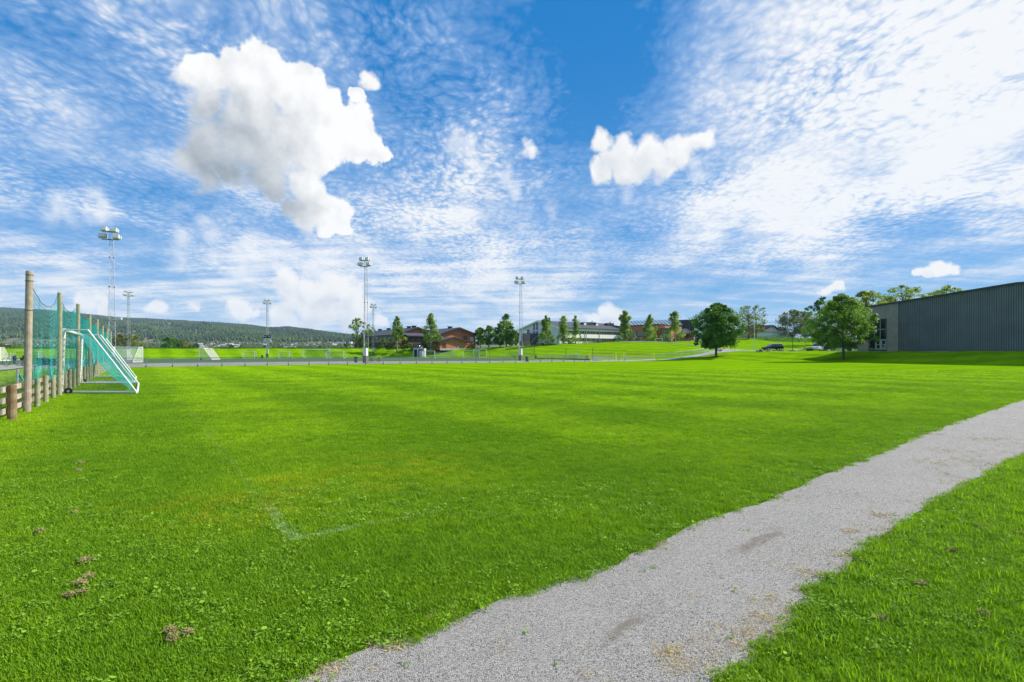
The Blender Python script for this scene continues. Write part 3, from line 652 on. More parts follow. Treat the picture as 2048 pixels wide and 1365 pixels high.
CL = [(160, 930, .10), (158, 945, .08), (172, 1128, .13), (160, 1175, .10), (150, 1195, .12), (175, 1160, .05), (80, 1068, .07), (150, 1030, .05), (43, 959, .05), (340, 1270, .06), (375, 1272, .06), (345, 1285, .05), (257, 968, .03),
      (1965, 1058, .10), (1760, 1245, .05), (1965, 1235, .06), (1840, 1175, .06), (1900, 1108, .04), (2040, 1075, .10), (1990, 1000, .07), (2020, 975, .05), (1955, 995, .06), (2003, 1105, .05), (1860, 1000, .03), (720, 985, .04), (514, 936, .06), (1845, 1295, .05), (2030, 1300, .06)]
for (cx_, cy_, r_) in CL:
    g = flat(cx_, cy_); mud |= np.hypot(x-g.x, (y-g.y)*.8) < r_*.6
right_side = dist_poly(x, y, PR) < 0
sel = on & ~mud
sz = np.where(right_side, sz*1.15, sz)
src_grass = [src(f'tuft_source', tuft(i, .075, 46, .014, .034, .0042, 1.0), M_blade) for i in range(5)]
scatter('lawn_grass', src_grass, x[sel], y[sel], sz[sel])
# longer, lusher grass on the verge right of the path
n = 5200; y2 = np.sqrt(1.4**2+(9**2-1.4**2)*rng.random(n)); x2 = rng.uniform(.1, 1.1, n)*y2; s2 = dist_poly(x2, y2, PR)
k2 = (s2 < -.02) & (vnoise(x2*1.1+9, y2*1.1+9, 21)+.25*rng.random(n) > .42)
scatter('verge_grass', [src('tall_tuft_source', tuft(40+i, .07, 26, .035, .085, .0048, 1.0), M_blade2) for i in range(4)], x2[k2], y2[k2], rng.uniform(.6, 1.15, k2.sum()))
# clover and broad leaves: thick along both edges of the gravel, thin elsewhere
n = 26000; y3 = np.sqrt(1.5**2+(13**2-1.5**2)*rng.random(n)); x3 = rng.uniform(-1.05, 1.08, n)*y3
d3 = path_depth(x3, y3)+edge_noise(x3, y3); nearedge = np.exp(-np.maximum(0, -d3)/.28)
dens = np.clip(.02+.75*nearedge*(y3 < 11)+.60*(vnoise(x3*.9+5, y3*.9+5, 31) > .48)*(y3 < 6.5), 0, 1)
k3 = (d3 < .03) & (rng.random(n) < dens)
scatter('clover', [src('clover_source', leaves(60+i, .06, 34, .012, .040, .008), M_clover) for i in range(3)]+[src('broad_leaf_source', leaves(70, .06, 9, .012, .04, .016), M_clover)], x3[k3], y3[k3], rng.uniform(.6, 1.15, k3.sum()))
# strays in the gravel: straw and tiny weeds
n = 14000; y4 = np.sqrt(2.2**2+(14**2-2.2**2)*rng.random(n)); x4 = rng.uniform(-.5, 1.05, n)*y4; d4r = dist_poly(x4, y4, PR); d4 = path_depth(x4, y4)
ST = [(1455, 1300, .13), (1385, 1345, .09), (1350, 1312, .07), (1500, 1270, .10), (1535, 1240, .10), (1565, 1215, .09), (1640, 1188, .08), (1625, 1150, .07), (1700, 1112, .09), (1742, 1088, .08), (1790, 1062, .08), (1760, 1030, .10), (1905, 902, .25), (1860, 925, .2), (1960, 925, .3), (1980, 880, .3), (1700, 1065, .05), (900, 1232, .08), (770, 1290, .08), (640, 1345, .10), (1310, 1088, .07), (1850, 868, .2)]
mx_, my_ = [], []
for (a_, b_, r_) in ST:
    g = flat(a_, b_); n_ = int(6+r_*110); mx_.append(g.x+rng.normal(size=n_)*r_*.75); my_.append(g.y+rng.normal(size=n_)*r_*.6)
mx_, my_ = np.concatenate(mx_), np.concatenate(my_)
k4 = (d4 > -.06) & (rng.random(n) < np.exp(-np.maximum(d4r, 0)/.22)*.9*(vnoise(x4*3, y4*3, 12) > .42)+.012)
scatter('dry_straw', [src('straw_source', tuft(90+i, .07, 26, .002, .010, .0032, 7.0), M_straw) for i in range(3)], np.concatenate([x4[k4], mx_]), np.concatenate([y4[k4], my_]), rng.uniform(.5, 1.1, k4.sum()+len(mx_)), .006)
n = 9000; y5 = np.sqrt(2.2**2+(12**2-2.2**2)*rng.random(n)); x5 = rng.uniform(-.5, 1.05, n)*y5; d5 = path_depth(x5, y5)
k5 = (d5 > -.05) & (rng.random(n) < .02+.7*np.exp(-np.abs(d5)/.10))
scatter('small_weeds', [src('weed_source', leaves(95+i, .03, 9, .006, .022, .008), M_clover) for i in range(2)], x5[k5], y5[k5], rng.uniform(.5, 1.2, k5.sum()))
# loose stones
n = 150000; y6 = 2.2+16*rng.random(n)**1.7; x6 = rng.uniform(-.55, 1.05, n)*y6; k6 = path_depth(x6, y6) > -.05
sm = []
for i, (nm, c, c2) in enumerate((('pale_stone', (.54, .49, .43), (.38, .35, .31)), ('grey_stone', (.25, .24, .22), (.17, .165, .155)), ('dark_stone', (.10, .105, .12), (.16, .16, .17)))):
    sm.append(src('stone_source', stone(i), mat(nm, c, .85, c2=c2, scale=40)))
scatter('gravel_stones', sm+[src('stone_source', stone(9), _M['pale_stone'])], x6[k6], y6[k6], rng.uniform(.0016, .0044, k6.sum()), .004)
# clods of dry mown grass
M_clod = mat('dry_clod', (.42, .35, .14), .95, c2=(.24, .22, .08), scale=40, bump=.6)
CLAB = ['dry grass clod highest on the left lawn, just above a smaller one', 'dry grass clod just below the highest one on the left lawn', 'dry grass clod at the top of the foreground trail on the left lawn', 'dry grass clod in the middle of the foreground trail on the left lawn', 'wide dry grass clod at the lower end of the trail on the left lawn',
 'small dry grass clod on the right side of the trail on the left lawn', 'small dry grass clod left of the trail, near the left edge', 'tiny dry grass clod between the upper clods and the trail', 'dry grass clod low on the lawn, the left of a close pair', 'dry grass clod low on the lawn, the right of a close pair', 'small dry grass clod just under the close pair low on the lawn',
 'big dry grass clod high on the right verge', 'small dry grass clod on the right verge nearest the path', 'small dry grass clod on the right verge, lower and farther right', 'dry grass clod on the right verge between the path and the big clod', 'tiny dry grass clod in the middle of the right verge', 'dry grass clod cut by the right edge of the picture', 'small dry grass clod above the big one on the right verge']
def clod(px_, py_, r_, idx):
    g = flat(px_, py_); r = random.Random(idx); mb = MB(); lumps = [(g.x+r.uniform(-1, 1)*r_*.7, g.y+r.uniform(-1, 1)*r_*.55, r_*r.uniform(.22, .5)) for _ in range(6)]
    for (lx, ly, lr) in lumps:
        for _ in range(int(18+lr*800)):
            a = r.uniform(0, 6.283); q = lr*r.random()**.7; c_ = Vector((lx+q*math.cos(a), ly+q*math.sin(a)*.8, r.uniform(.022, .036+.12*(lr-q)))); d = Vector((r.uniform(-1, 1), r.uniform(-1, 1), r.uniform(-.4, .5))).normalized()
            L_ = r.uniform(.010, .032); mb.bar(c_-d*L_, c_+d*L_, r.uniform(.002, .0042))
    return mb.build('grass_clod', M_clod)
for i, (px_, py_, r_) in enumerate(CL[:8]+CL[9:12]+CL[13:20]):
    o = clod(px_, py_, r_*.42, i)
    side = 'left lawn' if px_ < 900 else 'right verge'; dep = 'in the foreground' if py_ > 1200 else ('half way down' if py_ > 1050 else 'farther up')
    prop(o, CLAB[i], 'grass clod', 'scattered clods of dry mown grass')
# ================================================================== materials for built things
M_postw = mat('round_timber', (.44, .36, .27), .9, c2=(.32, .26, .19), scale=6, bump=.4, bscale=30)
M_postg = mat('treated_timber', (.36, .34, .22), .9, c2=(.26, .245, .155), scale=6, bump=.4, bscale=30)
M_plank = mat('weathered_plank', (.48, .40, .33), .9, c2=(.36, .30, .24), scale=5, bump=.3, bscale=30)
M_brown = mat('brown_timber', (.19, .115, .06), .9, c2=(.28, .215, .12), scale=5, bump=.4, bscale=30)
M_galv = mat('galvanised_steel', (.48, .49, .50), .45, metal=.6, var=.15, scale=3)
M_dkst = mat('dark_steel', (.07, .075, .08), .5, metal=.4)
M_whitep = mat('white_paint', (.66, .67, .64), .45, var=.12, scale=4)
M_cream = mat('cream_paint', (.74, .68, .50), .5)
M_black = mat('black_rubber', (.02, .02, .022), .7)
M_blackp = mat('black_plastic', (.03, .032, .035), .5)
M_teal = mat('teal_cord', (.015, .40, .36), .7); M_dcord = mat('dark_cord', (.05, .09, .07), .8)
M_yel = mat('yellow_paint', (.80, .74, .02), .5); M_conc = mat('concrete', (.42, .41, .39), .9, var=.15, scale=2)
M_brick = mat('red_brick', (.56, .21, .10), .9, c2=(.46, .165, .08), scale=3.5); M_brickd = mat('dark_brick', (.17, .062, .040), .9, c2=(.13, .05, .035), scale=2.5)
M_roof = mat('slate_roof', (.075, .080, .092), .7, var=.2, scale=1.2); M_fascia = mat('dark_fascia', (.028, .027, .028), .7)
M_glassd2 = mat('window_glass', (.045, .06, .065), .08, spec=.9); M_glassg = mat('green_glass', (.12, .18, .17), .15, spec=.9)
M_wwall = mat('white_render', (.70, .72, .74), .8, var=.06, scale=.6); M_wwall2 = mat('white_panel', (.82, .82, .78), .7)
M_frame = mat('window_frame', (.40, .44, .42), .6); M_dfr = mat('dark_frame', (.05, .05, .05), .6); M_bluebin = mat('blue_plastic', (.015, .035, .09), .5)
M_skin = mat('skin', (.50, .27, .18), .6); M_cloth = mat('grey_cloth', (.045, .05, .06), .9); M_hair = mat('hair', (.03, .02, .012), .9)
N_chain = netmat('chain_link', (.10, .115, .12), .06, .0075, diag=True); N_white = netmat('white_net', (.75, .75, .70), .11, .022)
N_teal = netmat('teal_net', (.01, .44, .37), .05, .0105); N_green = netmat('green_net', (.05, .24, .12), .10, .018); N_grey = netmat('grey_net', (.20, .24, .22), .10, .014)

def grid_patch(fn, nu, nv, lu, lv):
    """a net surface: fn(u, v) gives the point, lu and lv its size in metres"""
    mb = MB(); mb.uv = []
    for j in range(nv+1):
        for i in range(nu+1): mb.v.append(tuple(fn(i/nu, j/nv))); mb.uv.append((i/nu*lu, j/nv*lv))
    for j in range(nv):
        for i in range(nu): b = j*(nu+1)+i; mb.f.append((b, b+1, b+nu+2, b+nu+1))
    return mb
def lerp(a, b, t): return Vector(a)+(Vector(b)-Vector(a))*t
def bilin(p00, p10, p11, p01, sag=(0, 0, 0)):
    sag = Vector(sag)
    def f(u, v): return lerp(lerp(p00, p10, u), lerp(p01, p11, u), v)+sag*(16*u*(1-u)*v*(1-v))
    return f
u3 = Vector((-.578, .816, 0)); v3 = Vector((.816, .578, 0))
# ================================================================== timber rail with the tall net posts
B0 = Vector((-12.94, 13.9, 0))
rt = random.Random(3)
def round_post(name, s, h, r, mt, label, cat, group, off=0., lean=0.):
    c = B0+u3*s+v3*off; t = thing(name, label, cat, c, group=group)
    mb = MB(); n = 14; prof = [(0, r*1.04), (.1, r), (h*.5, r*.97), (h-.03, r*.93), (h, r*.86)]
    pts = [c+Vector((lean*z, 0, z)) for z, _ in prof]
    mb.tube(pts, [q for _, q in prof], n); o = mb.build('shaft', mt, t, smooth=False); return t, c
fence = thing('rail_fence', 'low fence of three weathered planks on short round posts beside the pitch', 'fence', B0+u3*-3)
sq = [0, 6.6, 13.3, 19.9, 26, 31.6, 38, 44]
short = [-1.95]+[a+(b-a)*f for a, b in zip(sq[:-1], sq[1:]) for f in (.25, .5, .75)]
for i, s_ in enumerate(short):
    c = B0+u3*s_; h = .84+rt.uniform(-.03, .04); r = .092 if i == 0 else .070
    MB().tube([c+Vector((0, 0, 0)), c+Vector((rt.uniform(-.01, .01), 0, h))], [r*1.02, r*.97], 12).build('post', M_brown if i == 0 else M_postg, fence)
for z in (.22, .46, .72):
    a = -2.35
    while a < 44:
        b = min(a+3.3, 44.3); P0, P1 = B0+u3*a+v3*-.115, B0+u3*b+v3*-.115
        MB().bar(P0+Vector((0, 0, z+rt.uniform(-.01, .01))), P1+Vector((0, 0, z+rt.uniform(-.01, .01))), .035, .125).build('rail', M_plank, fence); a = b+.004
ORD = ['nearest and tallest', 'second', 'third', 'fourth', 'fifth', 'sixth', 'seventh', 'last']
hp = [3.77, 3.8, 3.9, 3.78, 3.82, 3.62, 3.62, 3.6]
for i, s_ in enumerate(sq):
    round_post('net_post', s_, hp[i], .084 if i == 0 else .080, M_postw if i == 0 else M_postg, f'{ORD[i]} round wooden post of the row that carries the teal net', 'post', 'tall posts carrying the ball net', lean=.018 if i == 0 else .004)
# the hanging ball net: strands between the posts, sagging from a top rope
netT = thing('ball_net', 'teal ball stop net sagging between the tall wooden posts', 'net', B0)
strand = MB(); rope = MB()
def tri_line(mb, pts, r):
    b = len(mb.v); m_ = len(pts)
    for p in pts:
        for a_ in (0, 2.09, 4.19): mb.v.append((p.x+r*math.cos(a_)*.8, p.y, p.z+r*math.sin(a_)) if abs(pts[-1].z-pts[0].z) < .8 else (p.x+r*math.cos(a_), p.y+r*math.sin(a_), p.z))
    for i in range(m_-1):
        for q in range(3): mb.f.append((b+i*3+q, b+i*3+(q+1) % 3, b+(i+1)*3+(q+1) % 3, b+(i+1)*3+q))
SAG = [.58, .42, .35, .4, .38, .3, .25]
def npnt(bi, t, w):
    """bay, along 0..1, row 0 (bottom) .. 1 (rope)"""
    s_ = sq[bi]+(sq[bi+1]-sq[bi])*t; top = (hp[bi]-.1)*(1-t)+(hp[bi+1]-.12)*t-SAG[bi]*4*t*(1-t)*(1 if bi else (1+.35*(t-.5)))
    if bi == 0 and t > .86: top += (t-.86)*1.2
    low = .92+.16*math.sin(s_*2.7)+.07*math.sin(s_*7.1)-(.10*(1-4*t*(1-t)))
    par = math.sin(w*math.pi)*.20*4*t*(1-t)+.03*math.sin(s_*9+w*11)*(1-w)
    z = low+(top-low)*w-par*.9
    wob = (.012*math.sin(s_*2.1+w*5)+.008*math.sin(s_*5.3-w*9))*math.sin(max(.0, min(1, 4*t*(1-t)))*1.57)
    p = B0+u3*s_+v3*(-.02+wob+.05*(1-w)**2*math.sin(s_*1.9)); return Vector((p.x, p.y, z))
for bi in range(7):
    L_ = sq[bi+1]-sq[bi]; nc = int(L_/.105); nr = 19 if bi < 4 else 15; seg = 14
    for c_ in range(nc+1): tri_line(strand, [npnt(bi, c_/nc, r_/10) for r_ in range(11)], .0018+.0010*min(bi, 2))
    for r_ in range(nr): tri_line(strand, [npnt(bi, c_/seg, r_/nr) for c_ in range(seg+1)], .0060+.0008*min(bi, 2))
    tri_line(rope, [npnt(bi, c_/24, 1) for c_ in range(25)], .012)
strand.build('mesh', M_teal, netT); rope.build('top_rope', M_dcord, netT)
gth = MB()                                        # the gathered foot of the net
for bi in range(4):
    for q in range(7):
        pts = [npnt(bi, c_/20, 0)+Vector((.05*math.sin(c_*1.7+q), 0, .10*math.sin(c_*1.1+q*2.1)+.05*math.sin(c_*2.9+q))) for c_ in range(21)]; tri_line(gth, pts, .006)
gth.build('gathered_foot', M_teal, netT)
tie = MB()
for zz_, ww in ((3.66, .084), (3.50, .085), (2.72, .086)): tie.tube([B0+Vector((.018*zz_+ww*math.cos(a_), ww*math.sin(a_), zz_)) for a_ in np.linspace(0, 6.283, 13)], .008, 5, cap=False)
tie.build('lashing', M_dcord, netT)
# green-cloth scarf knotted on the first post
k0_ = B0+Vector((.0, -.10, 0))
MB().prism([k0_+Vector((-.10, -.01, 1.05)), k0_+Vector((-.10, -.02, .93)), k0_+Vector((.05, -.03, .84)), k0_+Vector((.03, -.02, .87))], (0, -.012, 0)).build('loose_end', M_teal, netT)

# ---------------------------------------------------------------- chain-link fences
def chain_fence(name, label, pts, h, n_posts, pm, group=None, hz_=None, rail=.022, post_r=.03, foot=True, sheet=True, mt=None, rm=None):
    pts = [Vector((p[0], p[1], h1(p[0], p[1]))) for p in pts]
    t = thing(name, label, 'fence', pts[0], group=group)
    seg = [(pts[i+1]-pts[i]).length for i in range(len(pts)-1)]; tot = sum(seg)
    def at(d):
        d = max(0, min(tot-1e-6, d))
        for i, L_ in enumerate(seg):
            if d <= L_: p = pts[i].lerp(pts[i+1], d/L_); break
            d -= L_
        return Vector((p.x, p.y, h1(p.x, p.y)))
    nseg = max(2, int(tot/2.2))
    base = [at(tot*i/nseg) for i in range(nseg+1)]
    MB().tube([b+Vector((0, 0, h)) for b in base], rail, 6).build('top_rail', rm or M_dkst, t)
    if sheet:
        g = MB(); g.uv = []
        for i, b in enumerate(base): g.v += [tuple(b+Vector((0, 0, .04))), tuple(b+Vector((0, 0, h)))]; g.uv += [(tot*i/nseg, 0), (tot*i/nseg, h)]
        for i in range(nseg): g.f.append((2*i, 2*i+2, 2*i+3, 2*i+1))
        g.build('mesh', mt or N_chain, t)
    for i in range(n_posts):
        b = at(tot*(i+.5)/n_posts); m = MB(); m.tube([b, b+Vector((0, 0, h-.01))], post_r, 7)
        if foot: m.obox(b, (1, 0), post_r*2.2, post_r*2.2, b.z-.02, b.z+.16)
        m.build('post', pm, t)
    return t
FC0, FC1 = (-41.5, 54.2), (13.5, 90.0)
a_ = B0+u3*-6+v3*-.42; b_ = B0+u3*48.8+v3*-.42
chain_fence('mesh_fence', 'waist-high chain-link fence with dark top wire running behind the plank rail', [(a_.x, a_.y), (b_.x, b_.y)], 1.13, 18, M_galv, foot=False, rail=.014, post_r=.027)
chain_fence('mesh_fence', 'long low chain-link fence with dark rail across the far end of the lawn', [(b_.x, b_.y), FC0, FC1], 1.0, 28, mat('fence_post_grey', (.20, .21, .22), .6, metal=.3), post_r=.035)
gpost = mat('fence_post_grey', (.2, .2, .2)); N_lt = netmat('light_mesh', (.42, .46, .46), .07, .011, diag=True)
chain_fence('mesh_fence', 'pale mesh fence climbing along the road towards the maple', [gxy(1085, 118), gxy(1160, 112), gxy(1240, 108), gxy(1310, 107), gxy(1350, 108), gxy(1400, 110), gxy(1430, 113)], .95, 26, M_galv, foot=False, mt=N_lt, rm=M_galv, rail=.02)
chain_fence('mesh_fence', 'dark wire fence on the hill in front of the brick school with long windows', [gxy(1205, 168), gxy(1262, 166), gxy(1330, 170), gxy(1385, 176)], 1.0, 22, M_dkst, foot=False, rail=.02)
chain_fence('mesh_fence', 'thin wire fence at the top of the slope below the white garages', [gxy(1455, 181), gxy(1600, 181), gxy(1640, 181)], .9, 12, M_dkst, foot=False, rail=.018, post_r=.03)
chain_fence('mesh_fence', 'faint wire fence along the top of the far bank at the left', [gxy(20, 137), gxy(260, 146), gxy(560, 168), gxy(700, 172)], 1.0, 30, M_galv, foot=False, rail=.012, sheet=False)
chain_fence('mesh_fence', 'pale low mesh fence behind the white shelter on the far bank', [gxy(868, 160), gxy(915, 160)], 1.2, 6, M_galv, foot=False, mt=N_lt, rm=M_galv)
# board kerb beside the apron
pa, pb = flat(1070, 717.6), flat(1180, 721.0); kb = MB(); kb.bar((pa.x, pa.y, .12), (pb.x, pb.y, .12), .12, .24); kbo = kb.build('edge_board', M_blackp); prop(kbo, 'long low black board edging the asphalt by the sand court', 'board')

# ================================================================== goals
def goal(label, group, P, d, back, W_, H_, D_, topD, r, pm, nm, side=True, wheels=False, rear=0., lean=0., sag=(0, 0, 0), slope=True, backnet=True):
    """P front foot nearest, d unit along the mouth, back unit towards the rear"""
    P = Vector(P); d = Vector(d); back = Vector(back); Z = Vector((0, 0, 1)); t = thing('football_goal', label, 'football goal', P, group=group)
    z = lambda v, zz_: v+Z*zz_
    for e in (0, 1):
        f0 = P+d*W_*e; f1 = z(f0, H_)+back*lean
        MB().tube([f0, f1], r*1.15, 10).build('post', pm, t)
        fr = MB(); fr.tube([f1, z(f0, H_-.0)+back*(topD), z(f0, .04)+back*D_], [r*.55, r*.55, r*.55], 8) if slope else fr.tube([f1, z(f0, .04)+back*D_], r*.55, 8)
        fr.build('side_stay', pm, t)
        MB().tube([z(f0, .06), z(f0, .06)+back*D_], r*.85, 8).build('ground_bar', pm, t)
    MB().tube([z(P, H_)+back*lean, z(P+d*W_, H_)+back*lean], r*1.1, 10).build('crossbar', pm, t)
    MB().tube([z(P, .05)+back*D_, z(P+d*W_, .05)+back*D_], r*.7, 8).build('rear_bar', pm, t)
    if nm is not None:
        a0, a1 = z(P, H_)+back*topD, z(P+d*W_, H_)+back*topD; b0_, b1_ = z(P, .08)+back*(D_-.03), z(P+d*W_, .08)+back*(D_-.03)
        L_ = (a0-b0_).length
        n_ = MB(); n_.uv = []
        g1 = grid_patch(bilin(b0_, b1_, a1, a0, sag), 24, 16, W_, L_); g1.build('back_net', nm, t, smooth=True)
        g2 = grid_patch(bilin(a0, a1, z(P+d*W_, H_), z(P, H_), Vector(sag)*.3), 12, 3, W_, topD); g2.build('top_net', nm, t)
        if side:
            for e in (0, 1):
                f0 = P+d*W_*e; g3 = grid_patch(lambda u_, v_, f0=f0: z(f0, .06+(H_-.08)*v_)+back*(u_*(D_+(topD-D_)*v_)), 6, 8, D_, H_); g3.build('side_net', nm, t)
    if wheels:
        for e in (0, 1):
            c = P+d*(W_*e+(-.22 if e == 0 else .22))+back*.45; w_ = MB(); ax = d
            w_.tube([c+Z*.20-ax*.05, c+Z*.20+ax*.05], .20, 14); wo = w_.build('wheel', M_black, t)
            MB().tube([c+Z*.20-ax*.06, c+Z*.20+ax*.06], .09, 10).build('rim', M_galv, wo)
    return t
bk = Vector((1, -.02, 0)).normalized()
GA = Vector((-17.4, 20.1, 0)); GB = Vector((-22.5, 27.0, 0))
def stored_goal(P, W_, label, near):
    t = goal(label, 'full-size goals parked with teal nets beside the wooden posts', P, u3, bk, W_, 2.46, 2.98, 1.06, .058, M_whitep, None, lean=.11)
    Z = Vector((0, 0, 1)); d = u3
    # the heavy back net: pulled off the frame, it hangs in a swag from the top pipe to the rear bar
    def curve(v, u_):
        px_ = .45+(1.02-.45)*(1-v)**.0; s_ = v
        # v from top (0) to ground (1)
        x = .55+2.18*(s_**1.0)+.10*math.sin(s_*math.pi); zz_ = 2.40-2.42*(s_**1.30)*.93-.52*math.sin(s_*math.pi)**1.2
        sw = .16*math.sin(u_*math.pi)+.04*math.sin(u_*17+s_*3)
        return P+d*(W_*u_)+bk*(x-sw*math.sin(s_*math.pi))+Z*max(.05, zz_-sw*.5*math.sin(s_*math.pi))
    g = grid_patch(lambda a, b: curve(b, a), 40, 24, W_, 4.0); g.build('back_net', N_teal, t, smooth=True)
    def pipe(v, u_):
        q = min(1, v*1.0); x = 1.06+(2.95-1.06)*q; zz_ = 2.44-2.38*q; return P+d*(W_*u_)+bk*x+Z*zz_
    g = grid_patch(lambda a, b: curve(b, .0).lerp(pipe(b, .0), a)+d*.02, 10, 20, .7, 3.2); g.build('side_net', N_teal, t)
    g = grid_patch(lambda a, b: curve(b, .0).lerp(P+Z*(2.42*(1-b)+.05)+bk*.03, a)+d*.03, 16, 20, 1.6, 2.4); g.build('side_net', netmat('thin_teal_net', (.05, .42, .34), .12, .006), t)
    g = grid_patch(lambda a, b: curve(b, 1.).lerp(pipe(b, 1.), a)-d*.02, 10, 20, .7, 3.2); g.build('side_net', N_teal, t)
    st = MB(); st.tube([P+Z*2.42+bk*.15, P+Z*2.2+bk*.85, P+Z*1.9+bk*1.15], .012, 5); st.build('net_stay', M_galv, t)
    hk = MB()
    for q in range(9): zz_ = .35+q*.22; hk.box(P+Z*zz_+bk*(.05+.11*zz_/2.46)+Vector((.035, -.02, 0)), (.03, .03, .035))
    hk.build('net_hook', M_yel, t)
    for e in (0,):
        c = P+d*(W_*e-.12)+bk*.30; w_ = MB(); w_.tube([c+Z*.11-d*.045, c+Z*.11+d*.045], .125, 18); wo = w_.build('wheel', M_black, t); MB().tube([c+Z*.11-d*.055, c+Z*.11+d*.055], .05, 10).build('rim', M_galv, wo)
    return t
g1_ = stored_goal(GA, 7.3, 'nearest white goal with teal net and a black transport wheel', True)
g2_ = stored_goal(GB, 7.3, 'farther white goal with teal net parked behind the nearest one', False)
def fgoal(label, group, pl_, pr_, py_b, py_t, Y, H_, pm, nm, r=.05, depth=2.0, topD=.8, wheels=False, facing=-1, d2=None, **kw):
    A_p = gp(pl_, Y); W_ = (pr_-pl_)/F0*Y
    if d2 is not None: d = Vector((*d2, 0)).normalized()
    else: d = Vector((1, 0, 0))
    bkv = Vector((-d.y, d.x, 0))*(1 if facing > 0 else -1)
    return goal(label, group, A_p, d, bkv, W_, H_, depth, topD, r, pm, nm, wheels=wheels, **kw)
G5 = 'small training goals on the far side of the turf pitch'
fgoal('big white goal with white net standing near the far fence, seen through the teal nets', None, 188, 285, 726, 696, 83, 2.4, M_whitep, N_white, r=.07, depth=2.2, facing=-1)
fgoal('thin-framed white goal behind the big white goal with white net', None, 200, 254, 718, 701, 112, 1.95, M_whitep, N_white, r=.045, facing=1)
goal('cream goal turned side-on with a white net sloping down to the right', None, gp(398, 110), Vector((-.25, .97, 0)).normalized(), Vector((1, .1, 0)).normalized(), 6.0, 2.5, 2.6, .9, .075, M_cream, netmat('thick_white_net', (.60, .60, .52), .11, .024), sag=(-.4, 0, -.25), wheels=True)
fgoal('small white goal with wheels left of the scoreboard mast', G5, 485, 509, 716, 703, 138, 1.75, M_whitep, N_grey, r=.045, wheels=True, depth=1.4, facing=1)
fgoal('small white goal with wheels right of the scoreboard mast', G5, 556, 578, 716, 703, 140, 1.75, M_whitep, N_grey, r=.045, wheels=True, depth=1.4, facing=1)
fgoal('full-size white goal with a green net, partly in front of a smaller one', None, 606, 658, 715, 699, 146, 2.35, M_whitep, N_green, r=.07, facing=1)
fgoal('smaller white goal overlapping the green-netted goal on its right', None, 652, 687, 715, 702, 142, 1.8, M_whitep, N_grey, r=.06, facing=1)
fgoal('white goal standing right beside the white shelter', None, 841, 869, 715, 701, 145, 1.95, M_whitep, N_grey, r=.06, facing=1)
fgoal('white goal at the right end of the turf pitch, left of a pair', None, 927, 958, 715, 700, 150, 2.05, M_whitep, N_grey, r=.06, facing=1)
fgoal('white goal at the right end of the turf pitch, right of a pair', None, 947, 973, 715, 698, 156, 2.5, M_whitep, N_grey, r=.06, facing=1)
fgoal('faint small goal with green net left of the third floodlight mast', None, 1021, 1033, 715, 707, 140, 1.1, M_whitep, N_green, r=.03, facing=1, depth=1)
fgoal('small pale goal with green net beside the sand court', None, 1137, 1156, 718, 707, 116, 1.15, M_whitep, N_green, r=.035, facing=1, depth=1.4)
fgoal('small white goal seen behind the nearest net post, on the far turf', None, 20.5, 77, 719, 704, 104, 1.75, M_whitep, N_grey, r=.05, facing=1)
fgoal('cream goal cut off by the left edge of the picture', None, -70, .3, 720, 692, 95, 2.45, M_cream, N_white, r=.08, facing=1)
fgoal('brown timber play goal on the hill in front of the brick school', None, 1268, 1283, 683, 674, 162, 1.35, M_plank, N_grey, r=.07, facing=1, depth=1)
fgoal('small white goal at the top of the grass hill', None, 1311.5, 1325, 683, 677, 156.5, .95, M_whitep, N_grey, r=.06, facing=1, depth=.8)

